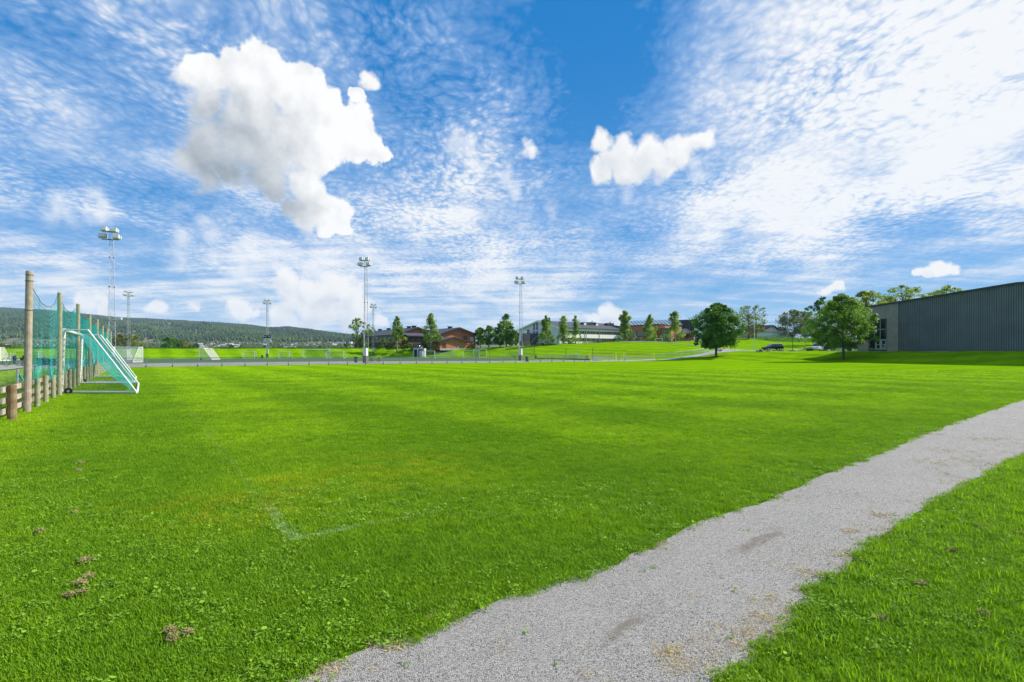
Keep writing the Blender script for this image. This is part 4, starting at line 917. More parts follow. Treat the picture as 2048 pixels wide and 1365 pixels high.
# ================================================================== floodlight masts
def mast_proto():
    t = thing('floodlight_mast', 'x', 'floodlight mast')
    H_ = 15.6; lat = MB(); ring = MB(); n = 3
    def rr(z): return .46-.26*(z/H_)
    def cn(i, z): a_ = 2*math.pi*i/n+.5; return Vector((rr(z)*math.cos(a_), rr(z)*math.sin(a_), z))
    for i in range(n): lat.tube([cn(i, 2.2), cn(i, H_)], .034, 6)
    z = 2.3; st = .62; flip = 0
    while z < H_-.3:
        z2 = min(z+st, H_)
        for i in range(n):
            a_, b_ = (i, (i+1) % n) if flip else ((i+1) % n, i)
            lat.tube([cn(a_, z), cn(b_, z2)], .012, 3, cap=False); lat.tube([cn(i, z2), cn((i+1) % n, z2)], .010, 3, cap=False)
        z = z2; flip = 1-flip
    for z in (5.3, 9.2, 12.6):
        for i in range(n): c = cn(i, z); ring.tube([c-Vector((0, 0, .06)), c+Vector((0, 0, .06))], .07, 8)
    lat.build('lattice', M_galv, t); ring.build('joint', M_dkst, t)
    arm = MB()
    for z in (H_-.05, H_-.95):
        w = .7 if z > H_-.5 else .9; arm.bar((-w, -.1, z), (w, -.1, z), .07); arm.bar((0, -.5, z), (0, .4, z), .07)
    arm.build('crossarm', M_dkst, t)
    for (x, z, w) in ((-.50, H_+.22, .50), (.56, H_+.12, .50), (-.72, H_-.55, .58), (.78, H_-.65, .58)):
        lamp = MB(); w2 = w*.58; y0 = -.35
        lamp.prism([(x-w2, y0-.28, z-.16), (x-w2, y0+.30, z-.26), (x-w2, y0+.42, z+.14), (x-w2, y0-.16, z+.26)], (w2*2, 0, 0))
        lo = lamp.build('floodlight', M_whitep, t, bevel=.03)
        gl = MB(); gl.prism([(x-w2*.9, y0-.26, z-.19), (x+w2*.9, y0-.26, z-.19), (x+w2*.9, y0+.26, z-.27), (x-w2*.9, y0+.26, z-.27)], (0, 0, -.03)); gl.build('lens', mat('lamp_lens', (.30, .31, .20), .2, spec=.8), lo)
        br = MB(); br.bar((x-w2-.03, y0+.1, z-.3), (x-w2-.03, y0+.1, z+.2), .03); br.bar((x+w2+.03, y0+.1, z-.3), (x+w2+.03, y0+.1, z+.2), .03); br.build('bracket', M_dkst, lo)
    MB().obox((0, 0), (1, 0), .30, .26, 1.05, 2.25).build('switch_cabinet', mat('cabinet_white', (.60, .60, .56), .6), t)
    MB().obox((0, 0), (1, 0), .31, .28, 0, 1.06).build('plinth', mat('plinth_brown', (.17, .15, .13), .9), t)
    s_ = MB(); s_.bar((.3, -.1, 5.4), (.75, -.1, 5.5), .05); s_.obox((.95, -.1), (1, 0), .24, .12, 5.42, 5.58); s_.build('path_lamp', M_whitep, t)
    return t
mp = mast_proto()
MG = 'floodlight masts round the sports ground'
for i, (px, Y, sc, rz, lb) in enumerate(((222, 60.5, 1., .15, 'tall lattice floodlight mast at the left, rising behind the teal goal nets'), (731, 79.4, 1., -.35, 'tall lattice floodlight mast beside the picnic table and blue bin'), (1041, 99.6, 1., -.45, 'lattice floodlight mast in front of the white school gable'),
     (257, 123, 1., .5, 'far thin floodlight mast over the round trees at the left'), (534.5, 143, 1., .3, 'far thin floodlight mast that carries the scoreboard'), (746.5, 162, 1., .3, 'far thin floodlight mast left of the columnar birch'))):
    o = mp if i == 0 else copy_tree(mp); g = gp(px, Y); o.location = g; o.rotation_euler = (0, 0, rz); o.scale = (1.0, 1.0, 1.0)
    o['label'] = lb; o['group'] = MG
# scoreboard
Y = 141.5; sb = thing('scoreboard', 'black electronic scoreboard over a white sign on the far mast', 'scoreboard', gp(535, Y))
def face(px0, py0, px1, py1, Y, th): a, b = up3(px0, py1, Y), up3(px1, py0, Y); return MB().prism([(a.x, Y, a.z), (b.x, Y, a.z), (b.x, Y, b.z), (a.x, Y, b.z)], (0, th, 0))
sc_ = face(528, 671, 541.2, 676.3, Y, .25).build('display', M_blackp, sb)
sg = face(527, 677.6, 542, 685, Y, .15).build('sign_panel', M_whitep, sb)
MB.build(face(532.8, 671.4, 535.8, 673.6, Y-.03, .04), 'clock', mat('red_led', (.55, .02, .02), .5), sc_)
for a_, b_ in ((529, 532.4), (536.5, 539.8)): MB.build(face(a_, 673, b_, 674.3, Y-.03, .04), 'score', M_whitep, sc_)
MB.build(face(533, 679.3, 535, 681.3, Y-.03, .03), 'emblem', mat('navy_paint', (.03, .05, .12), .6), sg)
MB.build(face(529.5, 683, 539.5, 683.9, Y-.03, .03), 'lettering_line', mat('grey_letter', (.35, .37, .42), .6), sg)

# ================================================================== small things by the far fence
def bin_(label, px, Y, h, r, mt, group='litter bins round the pitches'):
    g = gp(px, Y); t = thing('litter_bin', label, 'litter bin', g, group=group)
    MB().lathe(g, [(r*.86, .04), (r*.95, h*.3), (r, h*.82), (r*1.0, h*.84)], 14).build('body', mt, t, smooth=False)
    MB().lathe(g, [(r*1.08, h*.84), (r*1.08, h*.90), (r*.7, h)], 14).build('lid', M_blackp, t)
M_binb = mat('slate_blue', (.055, .095, .14), .5)
bin_('slate-blue litter bin left of the second floodlight mast', 712, 80, .95, .27, M_binb)
bin_('dark blue litter bin right of the third floodlight mast', 1053.5, 88, .90, .22, M_bluebin)
bin_('small dark bin left of the black edge board', 1072, 128, .95, .20, M_blackp)
bin_('small dark green bin beside the scoreboard mast', 524.5, 137, .85, .24, mat('dark_green', (.01, .05, .035), .6))
bin_('dark bin beside the sand court at its left end', 1174, 112, .95, .14, M_blackp)
bin_('dark bin standing on the far turf above the blue bicycle', 29, 96, .95, .28, M_blackp)
def picnic(px, Y):
    g = gp(px, Y); t = thing('picnic_table', 'weathered grey picnic table beside the second floodlight mast', 'picnic table', g); Mg = mat('grey_timber', (.30, .28, .25), .9)
    MB().box(g+Vector((0, 0, .74)), (1.75, .72, .06)).build('table_top', Mg, t)
    for s_ in (-1, 1): MB().box(g+Vector((0, s_*.72, .44)), (1.85, .26, .05)).build('bench', Mg, t)
    for x in (-.6, .6):
        for s_ in (-1, 1): MB().bar(g+Vector((x, s_*.22, .71)), g+Vector((x, s_*.72, 0)), .07, .09).build('leg', M_dkst, t)
        MB().bar(g+Vector((x, -.85, .38)), g+Vector((x, .85, .38)), .05, .09).build('cross_beam', M_dkst, t)
picnic(750, 80.5)
# white shelter
Y = 146; t = thing('team_shelter', 'white framed team shelter with dark glazed sides on the far bank', 'shelter', gp(838, Y))
zb = zof(Y, 715); P_ = lambda px, py: up3(px, py, Y)
def vbox(px0, px1, py0, py1, Y, d): a, b = up3(px0, py1, Y), up3(px1, py0, Y); return MB().prism([(a.x, Y, a.z), (b.x, Y, a.z), (b.x, Y, b.z), (a.x, Y, b.z)], (0, d, 0))
vbox(828, 834.3, 700.5, 715, Y+.3, 2.0).build('side_panel', M_blackp, t); vbox(834.3, 836.6, 698, 715, Y, 2.4).build('frame_post', M_whitep, t); vbox(847, 849, 698, 715, Y, 2.4).build('frame_post', M_whitep, t)
vbox(827, 849, 697.3, 699.2, Y-.1, 2.8).build('roof', M_whitep, t); vbox(836.6, 847, 699.2, 715, Y+1.9, .1).build('rear_panel', mat('smoked_panel', (.10, .09, .09), .3), t); vbox(826.6, 828, 698, 715, Y, 2.4).build('frame_post', M_whitep, t)
cb = thing('equipment_cabinet', 'small white slatted cabinet in front of the team shelter', 'cabinet', gp(842, Y-1.5)); vbox(839.5, 845.5, 703.5, 715, Y-2.2, 1).build('body', M_whitep, cb); vbox(838.6, 839.5, 703, 715, Y-2.2, 1.02).build('side', M_galv, cb)
for q in (841.4, 843.4): vbox(q, q+.35, 704, 714.7, Y-2.23, .04).build('slat_gap', M_galv, cb)
# volleyball nets
def volley(px0, px1, n0, n1, py_t, py_b, Y, label):
    t = thing('volleyball_net', label, 'volleyball net', gp(px0, Y), group='yellow volleyball nets on the sand court')
    for px in (px0, px1):
        b = gp(px, Y); MB().tube([b, Vector((b.x, b.y, zof(Y, 703.3)))], .07, 8).build('post', M_yel, t)
        MB().tube([b+Vector((0, 0, .1)), Vector((b.x, b.y, zof(Y, 712)))], .11, 8).build('pad', M_yel, t)
    x0, x1 = up3(n0, 0, Y).x, up3(n1, 0, Y).x; zt, zb_ = zof(Y, py_t), zof(Y, py_b); tp = MB()
    for z in (zt, zb_): tp.box(((x0+x1)/2, Y, z), (x1-x0, .02, .13))
    for x in (x0, x1): tp.box((x, Y, (zt+zb_)/2), (.13, .03, zt-zb_))
    tp.build('tape', M_yel, t); xl, xr = up3(px0, 0, Y).x, up3(px1, 0, Y).x
    MB().tube([(xl, Y, zt+.04), (xr, Y, zt+.04)], .012, 5).build('cable', M_yel, t)
    grid_patch(bilin((x0, Y, zb_), (x1, Y, zb_), (x1, Y, zt), (x0, Y, zt)), 4, 2, x1-x0, zt-zb_).build('net', netmat('court_net', (.10, .12, .08), .10, .008), t)
volley(1179.3, 1231.8, 1183, 1227, 704.6, 710.6, 105, 'yellow volleyball net, the left one of two')
volley(1247.5, 1307.5, 1251.5, 1301.5, 704.8, 711.6, 105, 'yellow volleyball net, the right one of two')
def wbox(label, px0, px1, py0, Y, d, name='storage_box', mt=None, cat='box'):
    g = gp((px0+px1)/2, Y); t = thing(name, label, cat, g); w = (px1-px0)/F0*Y; h = zof(Y, py0)-g.z
    MB().obox(g, (1, 0), w/2, d/2, g.z, g.z+h*.86).build('body', mt or M_whitep, t); MB().obox(g, (1, 0), w/2+.03, d/2+.03, g.z+h*.86, g.z+h).build('lid', mt or M_whitep, t)
wbox('white storage box with a side shelf left of the first volleyball net', 1186, 1194.5, 714.2, 98, .8)
wbox('small white box on the far side of the fence between the nets', 1203.2, 1206, 713.2, 104, .5)
wbox('small white board box under the right volleyball net', 1248.6, 1251.5, 713, 103, .4)
wbox('low grey bench box beside the white storage box', 1195.5, 1202, 720.6, 99, .4, mt=M_conc)
def bollard(label, px, Y):
    g = gp(px, Y); t = thing('bollard', label, 'bollard', g, group='grey gate bollards at the sand court'); MB().obox(g, (1, 0), .055, .055, g.z, g.z+.86).build('shaft', M_galv, t); MB().obox(g, (1, 0), .065, .065, g.z+.86, g.z+.90).build('cap', M_galv, t)
bollard('grey square bollard left of the pair by the sand court', 1218.5, 97); bollard('grey square bollard right of the pair by the sand court', 1237.5, 97)
# tall catch-net with poles behind the right end of the turf pitch
cn_ = thing('catch_net', 'tall dark catch net with thin poles left of the white school', 'net', gp(1000, 150))
for px, pt in ((959.5, 683), (980, 690), (1009, 682), (1018, 699), (1037.5, 681), (1069, 689)):
    b = gp(px, 150 if px < 1030 else 132); MB().tube([b, Vector((b.x, b.y, zof(b.y, pt)))], .05, 6).build('pole', M_dkst if px in (980, 1018, 1069) else M_galv, cn_)
a_, b_ = gp(1018, 148), gp(1068.5, 132)
grid_patch(bilin((a_.x, a_.y, .1), (b_.x, b_.y, b_.z), (b_.x, b_.y, zof(132, 690)), (a_.x, a_.y, zof(148, 690))), 8, 4, 10, 3).build('net', netmat('catch_mesh', (.05, .10, .06), .12, .012), cn_)
MB().tube([up3(1044, 707, 135), up3(1075, 671, 165)], .04, 5).build('stay_cable', M_dkst, cn_)
pg = [(1132, 118, 697), (1158.5, 116, 699), (1185.5, 110, 697)]
for i, (px, Y, pt) in enumerate(pg):
    b = gp(px, Y); o = thing('pole', ['dark thin pole left of the small green goal', 'grey thin pole right of the small green goal', 'dark thin pole behind the left volleyball net'][i], 'pole', b, group='thin poles round the sand court')
    MB().tube([b, Vector((b.x, b.y, zof(Y, pt)))], .055, 6).build('shaft', M_dkst if i != 1 else M_galv, o); MB().lathe(b, [(.12, 0), (.12, .05), (.06, .1)], 8).build('foot', M_dkst, o)

# ================================================================== left corner: bicycles, person, crates, bib heap
def bicycle(label, A_, ang, mt, s=1.):
    t = thing('bicycle', label, 'bicycle', A_, rz=0); d = Vector((math.cos(ang), math.sin(ang), 0)); Z = Vector((0, 0, 1)); e = Vector((-d.y, d.x, 0)); A_ = Vector(A_)
    P_ = lambda x, z, y=0: A_+d*x*s+Z*z*s+e*y*s
    for x in (0, 1.05):
        c = P_(x, .34); w = MB(); ring_ = [c+(d*math.cos(a)+Z*math.sin(a))*.33*s for a in np.linspace(0, 2*math.pi, 25)]; w.tube(ring_, .024, 6, cap=False); wo = w.build('wheel', M_black, t)
        sp = MB()
        for a in np.linspace(0, math.pi, 8)[:-1]: sp.bar(c+(d*math.cos(a)+Z*math.sin(a))*.32*s, c-(d*math.cos(a)+Z*math.sin(a))*.32*s, .004)
        sp.build('spokes', M_galv, wo)
    fr = MB(); bb, st, hd = P_(.43, .30), P_(.30, .78), P_(.86, .82)   # x=0 rear wheel
    fr.tube([bb, st], .020, 8); fr.tube([st+Z*-.06, hd], .022, 8); fr.tube([bb, hd+Z*-.12], .030, 8); fr.tube([P_(0, .34), bb], .014, 6); fr.tube([P_(0, .34), st+Z*-.08], .012, 6); fr.build('frame', mt, t)
    MB().tube([hd, P_(1.05, .34)], .018, 8).build('fork', M_blackp, t)
    hb = MB(); hb.tube([hd, P_(.83, .95)], .014, 6); hb.tube([P_(.86, .96, -.30), P_(.83, .97), P_(.86, .96, .30)], .014, 6); hb.build('handlebar', M_blackp, t)
    MB().prism([P_(.10, .86, -.03), P_(.10, .86, .03), P_(.36, .88, .015), P_(.36, .88, -.015)], Z*.04).build('saddle', M_blackp, t)
    MB().tube([st, P_(.27, .87)], .013, 6).build('seat_post', M_dkst, t)
    MB().tube([bb-e*.05, bb+e*.05], .08, 12).build('crank', M_dkst, t)
M_bblue = mat('bike_blue', (.03, .14, .42), .35, spec=.6)
bicycle('bright blue bicycle standing at the left edge by the crouching person', Vector((*gxy(38, 60.5), .005)), math.pi, M_bblue, 1.42)
bicycle('dark bicycle behind the teal net beside the crates', Vector((*gxy(84, 60), .005)), .1, M_blackp, 1.1)
def crate(label, px0, px1, py0, Y):
    g = gp((px0+px1)/2, Y); w = (px1-px0)/F0*Y; h = zof(Y, py0)-g.z; t = thing('equipment_crate', label, 'crate', g, group='blue-grey crates by the corner of the fence')
    M_ = mat('crate_blue', (.075, .10, .15), .6, var=.3, scale=3); MB().obox(g, (1, .1), w/2, .35, g.z, g.z+h*.9).build('body', M_, t, bevel=.02); MB().obox(g, (1, .1), w/2+.03, .38, g.z+h*.9, g.z+h).build('lid', M_, t); MB().obox((g.x, g.y-.38), (1, .1), w/6, .02, g.z+h*.55, g.z+h*.65).build('handle', M_blackp, t)
crate('tall blue-grey crate left of two by the corner fence', 78.5, 90, 716, 63); crate('wide blue-grey crate right of two by the corner fence', 91.5, 114, 718.5, 63)
t = thing('bib_heap', 'small heap of fluorescent yellow bibs lying on the grass by the fence posts', 'bibs', gp(213.5, 51.5)); g = gp(213.5, 51.5)
m = MB(); m.lathe(g, [(.15, 0), (.17, .10), (.12, .24), (.05, .36)], 9); m.build('yellow_bib', mat('fluo_yellow', (.62, .85, .02), .7), t); m = MB(); m.lathe(g+Vector((.15, -.1, 0)), [(.10, 0), (.12, .06), (.04, .14)], 8); m.build('pale_bib', M_whitep, t)

def skin_body(name, verts, edges, radii, mt, parent, root=0, sub=2):
    L = worldloc(parent); me = bpy.data.meshes.new(name); me.from_pydata([tuple(Vector(v)-L) for v in verts], edges, [])
    o = bpy.data.objects.new(name, me); COL.objects.link(o)
    md = o.modifiers.new('skin', 'SKIN'); md.use_smooth_shade = True
    if not me.skin_vertices: bpy.context.view_layer.objects.active = o; bpy.ops.mesh.customdata_skin_add()
    for i, sv in enumerate(me.skin_vertices[0].data): sv.radius = (radii[i], radii[i]); sv.use_root = (i == root)
    md2 = o.modifiers.new('sub', 'SUBSURF'); md2.levels = md2.render_levels = sub
    bpy.context.view_layer.update(); dg = bpy.context.evaluated_depsgraph_get(); me2 = bpy.data.meshes.new_from_object(o.evaluated_get(dg)); me2.name = name
    bpy.data.objects.remove(o); me2.materials.clear(); me2.materials.append(mt); o = bpy.data.objects.new(name, me2); COL.objects.link(o); o.parent = parent; return o
# a person bending down over the bicycle, knees bent, back level, head to the right
g = Vector((*gxy(48.5, 61), .0)); pr_ = thing('person', 'person in dark grey top and shorts bending low beside the blue bicycle', 'person', g)
def Q(x, y, z): return g+Vector((x, y, z))
V_ = [Q(-.18, 0, .86), Q(-.02, 0, 1.05), Q(.20, 0, 1.22), Q(.36, 0, 1.25), Q(.46, 0, 1.24), Q(.58, 0, 1.22),            # pelvis spine neck head
      Q(.30, -.19, 1.20), Q(.36, -.22, .93), Q(.22, -.20, .70), Q(.16, -.19, .62), Q(.30, .19, 1.20), Q(.38, .22, .93), Q(.24, .20, .70), Q(.18, .19, .62),
      Q(-.16, -.10, .82), Q(.10, -.12, .50), Q(-.06, -.13, .09), Q(.12, -.14, .04), Q(-.16, .10, .82), Q(.04, .12, .50), Q(-.12, .13, .09), Q(.06, .14, .04)]
E_ = [(0, 1), (1, 2), (2, 3), (3, 4), (4, 5), (2, 6), (6, 7), (7, 8), (8, 9), (2, 10), (10, 11), (11, 12), (12, 13), (0, 14), (14, 15), (15, 16), (16, 17), (0, 18), (18, 19), (19, 20), (20, 21)]
R_ = [.15, .145, .15, .065, .085, .105, .06, .048, .034, .03, .06, .048, .034, .03, .095, .065, .04, .035, .095, .065, .04, .035]
body = skin_body('body', V_, E_, R_, M_skin, pr_)
skin_body('shirt', [V_[0]+Vector((.04, 0, .04)), V_[1], V_[2], Q(.28, 0, 1.245), V_[6], lerp(V_[6], V_[7], .6), V_[10], lerp(V_[10], V_[11], .6)], [(0, 1), (1, 2), (2, 3), (2, 4), (4, 5), (2, 6), (6, 7)], [.165, .165, .172, .09, .085, .075, .085, .075], M_cloth, pr_)
skin_body('shorts', [V_[0], V_[14], lerp(V_[14], V_[15], .75), V_[18], lerp(V_[18], V_[19], .75)], [(0, 1), (1, 2), (0, 3), (3, 4)], [.17, .12, .10, .12, .10], M_cloth, pr_)
skin_body('hair', [Q(.50, 0, 1.30), Q(.60, 0, 1.29)], [(0, 1)], [.095, .09], M_hair, pr_)
fc = MB()
for s_ in (-1, 1): fc.box(Q(.68, s_*.035, 1.20), (.015, .02, .015))
fc.box(Q(.70, 0, 1.17), (.03, .02, .03)); fc.box(Q(.68, 0, 1.14), (.015, .05, .01)); fc.build('face_features', mat('lip', (.25, .10, .08), .6), pr_)
for s_ in (16, 20): c = V_[s_]; MB().prism([c+Vector((-.08, -.05, -.08)), c+Vector((.20, -.05, -.08)), c+Vector((.20, -.05, -.02)), c+Vector((.0, -.05, .03)), c+Vector((-.08, -.05, .03))], (0, .10, 0)).build('shoe', M_blackp, pr_, bevel=.015)
for s_, w_ in ((9, 8), (13, 12)):
    c = V_[s_]
    for k_ in range(4): a = c+Vector((-.02-.004*k_, -.03+.02*k_, -.01)); skin_body('finger', [a, a+Vector((-.025, 0, -.035)), a+Vector((-.02, 0, -.065+.004*abs(k_-1.5)))], [(0, 1), (1, 2)], [.010, .009, .007], M_skin, body, sub=1)
    a = c+Vector((.02, -.02, -.0)); skin_body('thumb', [a, a+Vector((.02, 0, -.03))], [(0, 1)], [.011, .009], M_skin, body, sub=1)
# ================================================================== buildings
uu = Vector((-.578, .816)); vv2 = Vector((.816, .578))
class Fac:
    """a vertical wall plane through p0 along d; n points outwards"""
    def __init__(s, p0, d, n): s.p = Vector(p0); s.d = Vector(d).normalized(); s.n = Vector(n).normalized()
    def s_of(s, px): a = (px-CX)/F0; return (a*s.p.y-s.p.x)/(s.d.x-a*s.d.y)
    def at(s, px): return s.p+s.d*s.s_of(px)
    def z_of(s, px, py): return zof(s.at(px).y, py)
    def rect(s, mb, px0, px1, py0, py1, o=.04, bk=.1):
        s0, s1 = s.s_of(px0), s.s_of(px1); pm = (px0+px1)/2; return s.srect(mb, s0, s1, s.z_of(pm, py1), s.z_of(pm, py0), o, bk)
    def srect(s, mb, s0, s1, z0, z1, o=.04, bk=.1):
        a, b = s.p+s.d*s0+s.n*o, s.p+s.d*s1+s.n*o; c, d_ = s.p+s.d*s1-s.n*bk, s.p+s.d*s0-s.n*bk
        return mb.col([a, b, c, d_], z0, z1)
    def window(s, par, px0, px1, py0, py1, nv=1, nh=0, glass=None, frame=None, name='window', fw=.07):
        s0, s1 = s.s_of(px0), s.s_of(px1); pm = (px0+px1)/2; return s.swindow(par, min(s0, s1), max(s0, s1), s.z_of(pm, py1), s.z_of(pm, py0), nv, nh, glass, frame, name, fw)
    def swindow(s, par, s0, s1, z0, z1, nv=1, nh=0, glass=None, frame=None, name='window', fw=.07):
        f = MB(); s.srect(f, s0, s0+fw, z0, z1, .07); s.srect(f, s1-fw, s1, z0, z1, .07); s.srect(f, s0+fw, s1-fw, z1-fw, z1, .068); s.srect(f, s0+fw, s1-fw, z0, z0+fw, .068)
        for i in range(1, nv): q = s0+(s1-s0)*i/nv; s.srect(f, q-fw*.4, q+fw*.4, z0+fw, z1-fw, .06)
        for i in range(1, nh+1): q = z0+(z1-z0)*i/(nh+1); s.srect(f, s0+fw, s1-fw, q-fw*.4, q+fw*.4, .057)
        o = f.build(name, frame or M_frame, par); g = MB(); s.srect(g, s0+fw*.5, s1-fw*.5, z0+fw*.5, z1-fw*.5, .035); g.build('pane', glass or M_glassd2, o); return o
def gable_body(mb, N, a, W_, b, L_, z0, ze, zr):
    """wall body: gable end from N along a (width), running back along b"""
    N = Vector((N[0], N[1])); A, B, Mid = N, N+a*W_, N+a*W_/2
    mb.prism([(A.x, A.y, z0), (B.x, B.y, z0), (B.x, B.y, ze), (Mid.x, Mid.y, zr), (A.x, A.y, ze)], (b.x*L_, b.y*L_, 0))
def gable_roof(mb, N, a, W_, b, L_, ze, zr, ov=.5, th=.28, front=.5, up=.02):
    N = Vector((N[0], N[1])); sl = (zr-ze)/(W_/2); Mid = N+a*W_/2-b*front; 
    for sgn in (-1, 1):
        E = Mid+a*sgn*(W_/2+ov); ze_ = ze-sl*ov
        mb.prism([(Mid.x, Mid.y, zr+up), (E.x, E.y, ze_+up), (E.x, E.y, ze_+up+th), (Mid.x, Mid.y, zr+up+th)], (b.x*(L_+front*2), b.y*(L_+front*2), 0))
def vent(mb, c, z, w=.8, h=.9): mb.obox(c, (1, .6), w/2, w/2, z-1, z+h)
# ---------------------------------------------------------------- red brick school at the left
BZ = 2.6
sch = thing('brick_school', 'low red brick school with dark slate gables behind two columnar birches', 'school', (-23, 171, BZ))
N1, W1, L1, ze1, zr1 = Vector((-23.3, 170)), 13.3, 30, 7.45, 9.55
N2, W2, L2, ze2, zr2 = Vector((-37, 172)), 12.2, 45.5, 7.55, 9.75
m = MB(); gable_body(m, N1, vv2, W1, uu, L1, BZ, ze1, zr1); m.build('gable_hall', M_brick, sch)
m = MB(); gable_roof(m, N1, vv2, W1, uu, L1, ze1, zr1, .9, .34, .8); r1_ = m.build('roof', M_roof, sch)
m = MB(); gable_body(m, N2, vv2, W2, uu, L2, BZ, ze2, zr2); m.build('long_wing', M_brick, sch)
m = MB(); gable_roof(m, N2, vv2, W2, uu, L2, ze2, zr2, .9, .34, .8); r2_ = m.build('roof', M_roof, sch)
fasc = MB()
for N, W_, ze, zr in ((N1, W1, ze1, zr1), (N2, W2, ze2, zr2)):      # deep dark verge boards along the gables
    sl = (zr-ze)/(W_/2); M_ = N+vv2*W_/2-uu*.86
    for sg_ in (-1, 1):
        E = M_+vv2*sg_*(W_/2+.95); z_ = ze-sl*.95
        fasc.prism([(M_.x, M_.y, zr-.18), (E.x, E.y, z_-.18), (E.x, E.y, z_+.40), (M_.x, M_.y, zr+.40)], (-uu.x*.07, -uu.y*.07, 0))
fasc.build('verge_board', M_fascia, sch)
for px, par, N, W_, zr in ((900, r1_, N1, W1, zr1), (818, r2_, N2, W2, zr2), (828, r2_, N2, W2, zr2), (777.5, r2_, N2, W2, zr2), (760, r2_, N2, W2, zr2)):
    F_ = Fac(N+vv2*W_/2, uu, vv2); c = F_.at(px); m = MB(); vent(m, c, zr, 1.1, .75); m.obox(c, (1, .6), .75, .75, zr+.75, zr+.9); m.build('chimney', M_blackp, par)
g1f = Fac(N1, vv2, -uu); g2f = Fac(N2, vv2, -uu); w2f = Fac(N2, uu, -vv2); w1f = Fac(N1, uu, -vv2)
for a_, b_ in ((927.3, 929.2), (931.2, 933.2)):
    g1f.window(sch, a_, b_, 672.5, 680, glass=M_glassd2, frame=M_dfr, fw=.05); g1f.window(sch, a_, b_, 682, 686, glass=M_glassd2, frame=M_dfr, fw=.05)
m = MB(); g1f.rect(m, 940, 946.5, 674.5, 682.4, .08); sg = m.build('name_board', M_whitep, sch)
m = MB(); g1f.rect(m, 941, 945.6, 678, 678.7, .10); m.build('lettering_line', _M['grey_letter'], sg)
m = MB(); g2f.rect(m, 813, 818, 666, 670, .08); m.build('notice_panel', M_conc, sch)
# upper storey glazing and dark lower storey of the long wing
m = MB(); w2f.srect(m, 1, L2-.3, BZ, 5.1, .05); m.build('lower_wall', M_brickd, sch)
for i in range(11): w2f.swindow(sch, 1.2+i*4, 1.2+i*4+3.7, 5.45, 7.0, 4, 0, M_glassg, M_frame)
for i in range(8): w2f.swindow(sch, 2.5+i*5.3, 4.7+i*5.3, 3.4, 4.7, 2, 0, M_glassd2, M_dfr)
m = MB()
for i in range(12): w2f.srect(m, 1+i*4, 1.12+i*4, BZ, 7.2, .75, -.6)
m.build('eaves_post', M_fascia, sch)
# entrance block between the two halls, lean-to roof
E0 = Vector(gxy(816, 168.5)); EW = 11.3; Ef = Fac(E0, vv2, -uu)
m = MB(); m.col([E0, E0+vv2*EW, E0+vv2*EW+uu*9, E0+uu*9], BZ, 6.6); m.build('entrance_block', M_brickd, sch)
m = MB(); a, b = E0-vv2*.6-uu*.8, E0+vv2*(EW+.3)-uu*.8; zf, zb = 6.75, 8.7
m.v += [(a.x, a.y, zf), (b.x, b.y, zf), (b.x+uu.x*9.5, b.y+uu.y*9.5, zb), (a.x+uu.x*9.5, a.y+uu.y*9.5, zb), (a.x, a.y, zf+.3), (b.x, b.y, zf+.3), (b.x+uu.x*9.5, b.y+uu.y*9.5, zb+.3), (a.x+uu.x*9.5, a.y+uu.y*9.5, zb+.3)]
m.f += [(3, 2, 1, 0), (4, 5, 6, 7), (0, 1, 5, 4), (1, 2, 6, 5), (2, 3, 7, 6), (3, 0, 4, 7)]; m.build('entrance_roof', M_roof, sch)
for s0, s1 in ((.6, 2.6), (2.9, 4.9), (6.0, 7.6), (7.9, 9.5)): Ef.swindow(sch, s0, s1, 5.0, 6.3, 2, 0, M_glassd2, M_dfr)
for s0, s1 in ((.6, 2.2), (2.6, 4.6)): Ef.swindow(sch, s0, s1, 2.8, 4.3, 2, 0, M_glassd2, M_dfr)
m = MB(); Ef.srect(m, 5.0, 6.8, BZ, 4.4, .06); m.build('door', M_blackp, sch)
m = MB(); Ef.srect(m, 4.6, 10, 4.5, 4.62, 1.4); m.build('canopy', M_galv, sch)
m = MB(); A_ = g2f.at(803); m.prism([(A_.x, A_.y, BZ), (A_.x+vv2.x*1.6, A_.y+vv2.y*1.6, BZ), (A_.x+vv2.x*3.5, A_.y+vv2.y*3.5, 6.4), (A_.x+vv2.x*2.6, A_.y+vv2.y*2.6, 6.6)], (-uu.x*1.2, -uu.y*1.2, 0)); m.build('slanted_wedge', M_brickd, sch)  # slanted wedge of dark brick across the gable wall
# small gabled outbuilding attached in front
N3, W3, L3 = Vector((-22.4, 162.0)), 9.6, 9.5
m = MB(); gable_body(m, N3, vv2, W3, uu, L3, BZ-.3, 4.85, 6.15); m.build('front_annex', M_brick, sch)
m = MB(); gable_roof(m, N3, vv2, W3, uu, L3, 4.85, 6.15, .9, .3, .7); m.build('annex_roof', M_roof, sch)
f3 = Fac(N3, vv2, -uu)
m = MB(); M_ = N3+vv2*W3/2-uu*.76
for sg_ in (-1, 1): E = M_+vv2*sg_*(W3/2+.95); z_ = 4.85-.27*.95; m.prism([(M_.x, M_.y, 6.0), (E.x, E.y, z_-.15), (E.x, E.y, z_+.34), (M_.x, M_.y, 6.49)], (-uu.x*.06, -uu.y*.06, 0))
m.build('annex_verge_board', M_fascia, sch)
m = MB(); f3.rect(m, 885, 892.5, 687.7, 696.2, .06); do = m.build('double_door', M_brickd, sch)
m = MB(); f3.rect(m, 888.5, 889.0, 687.9, 696, .08); m.build('door_gap', M_blackp, do)
m = MB(); f3.rect(m, 914, 917.4, 687, 697, .06); do = m.build('door', mat('door_grey', (.30, .32, .34), .5), sch); m = MB(); f3.rect(m, 914.7, 916.7, 688, 691, .09); m.build('door_window', M_glassd2, do)
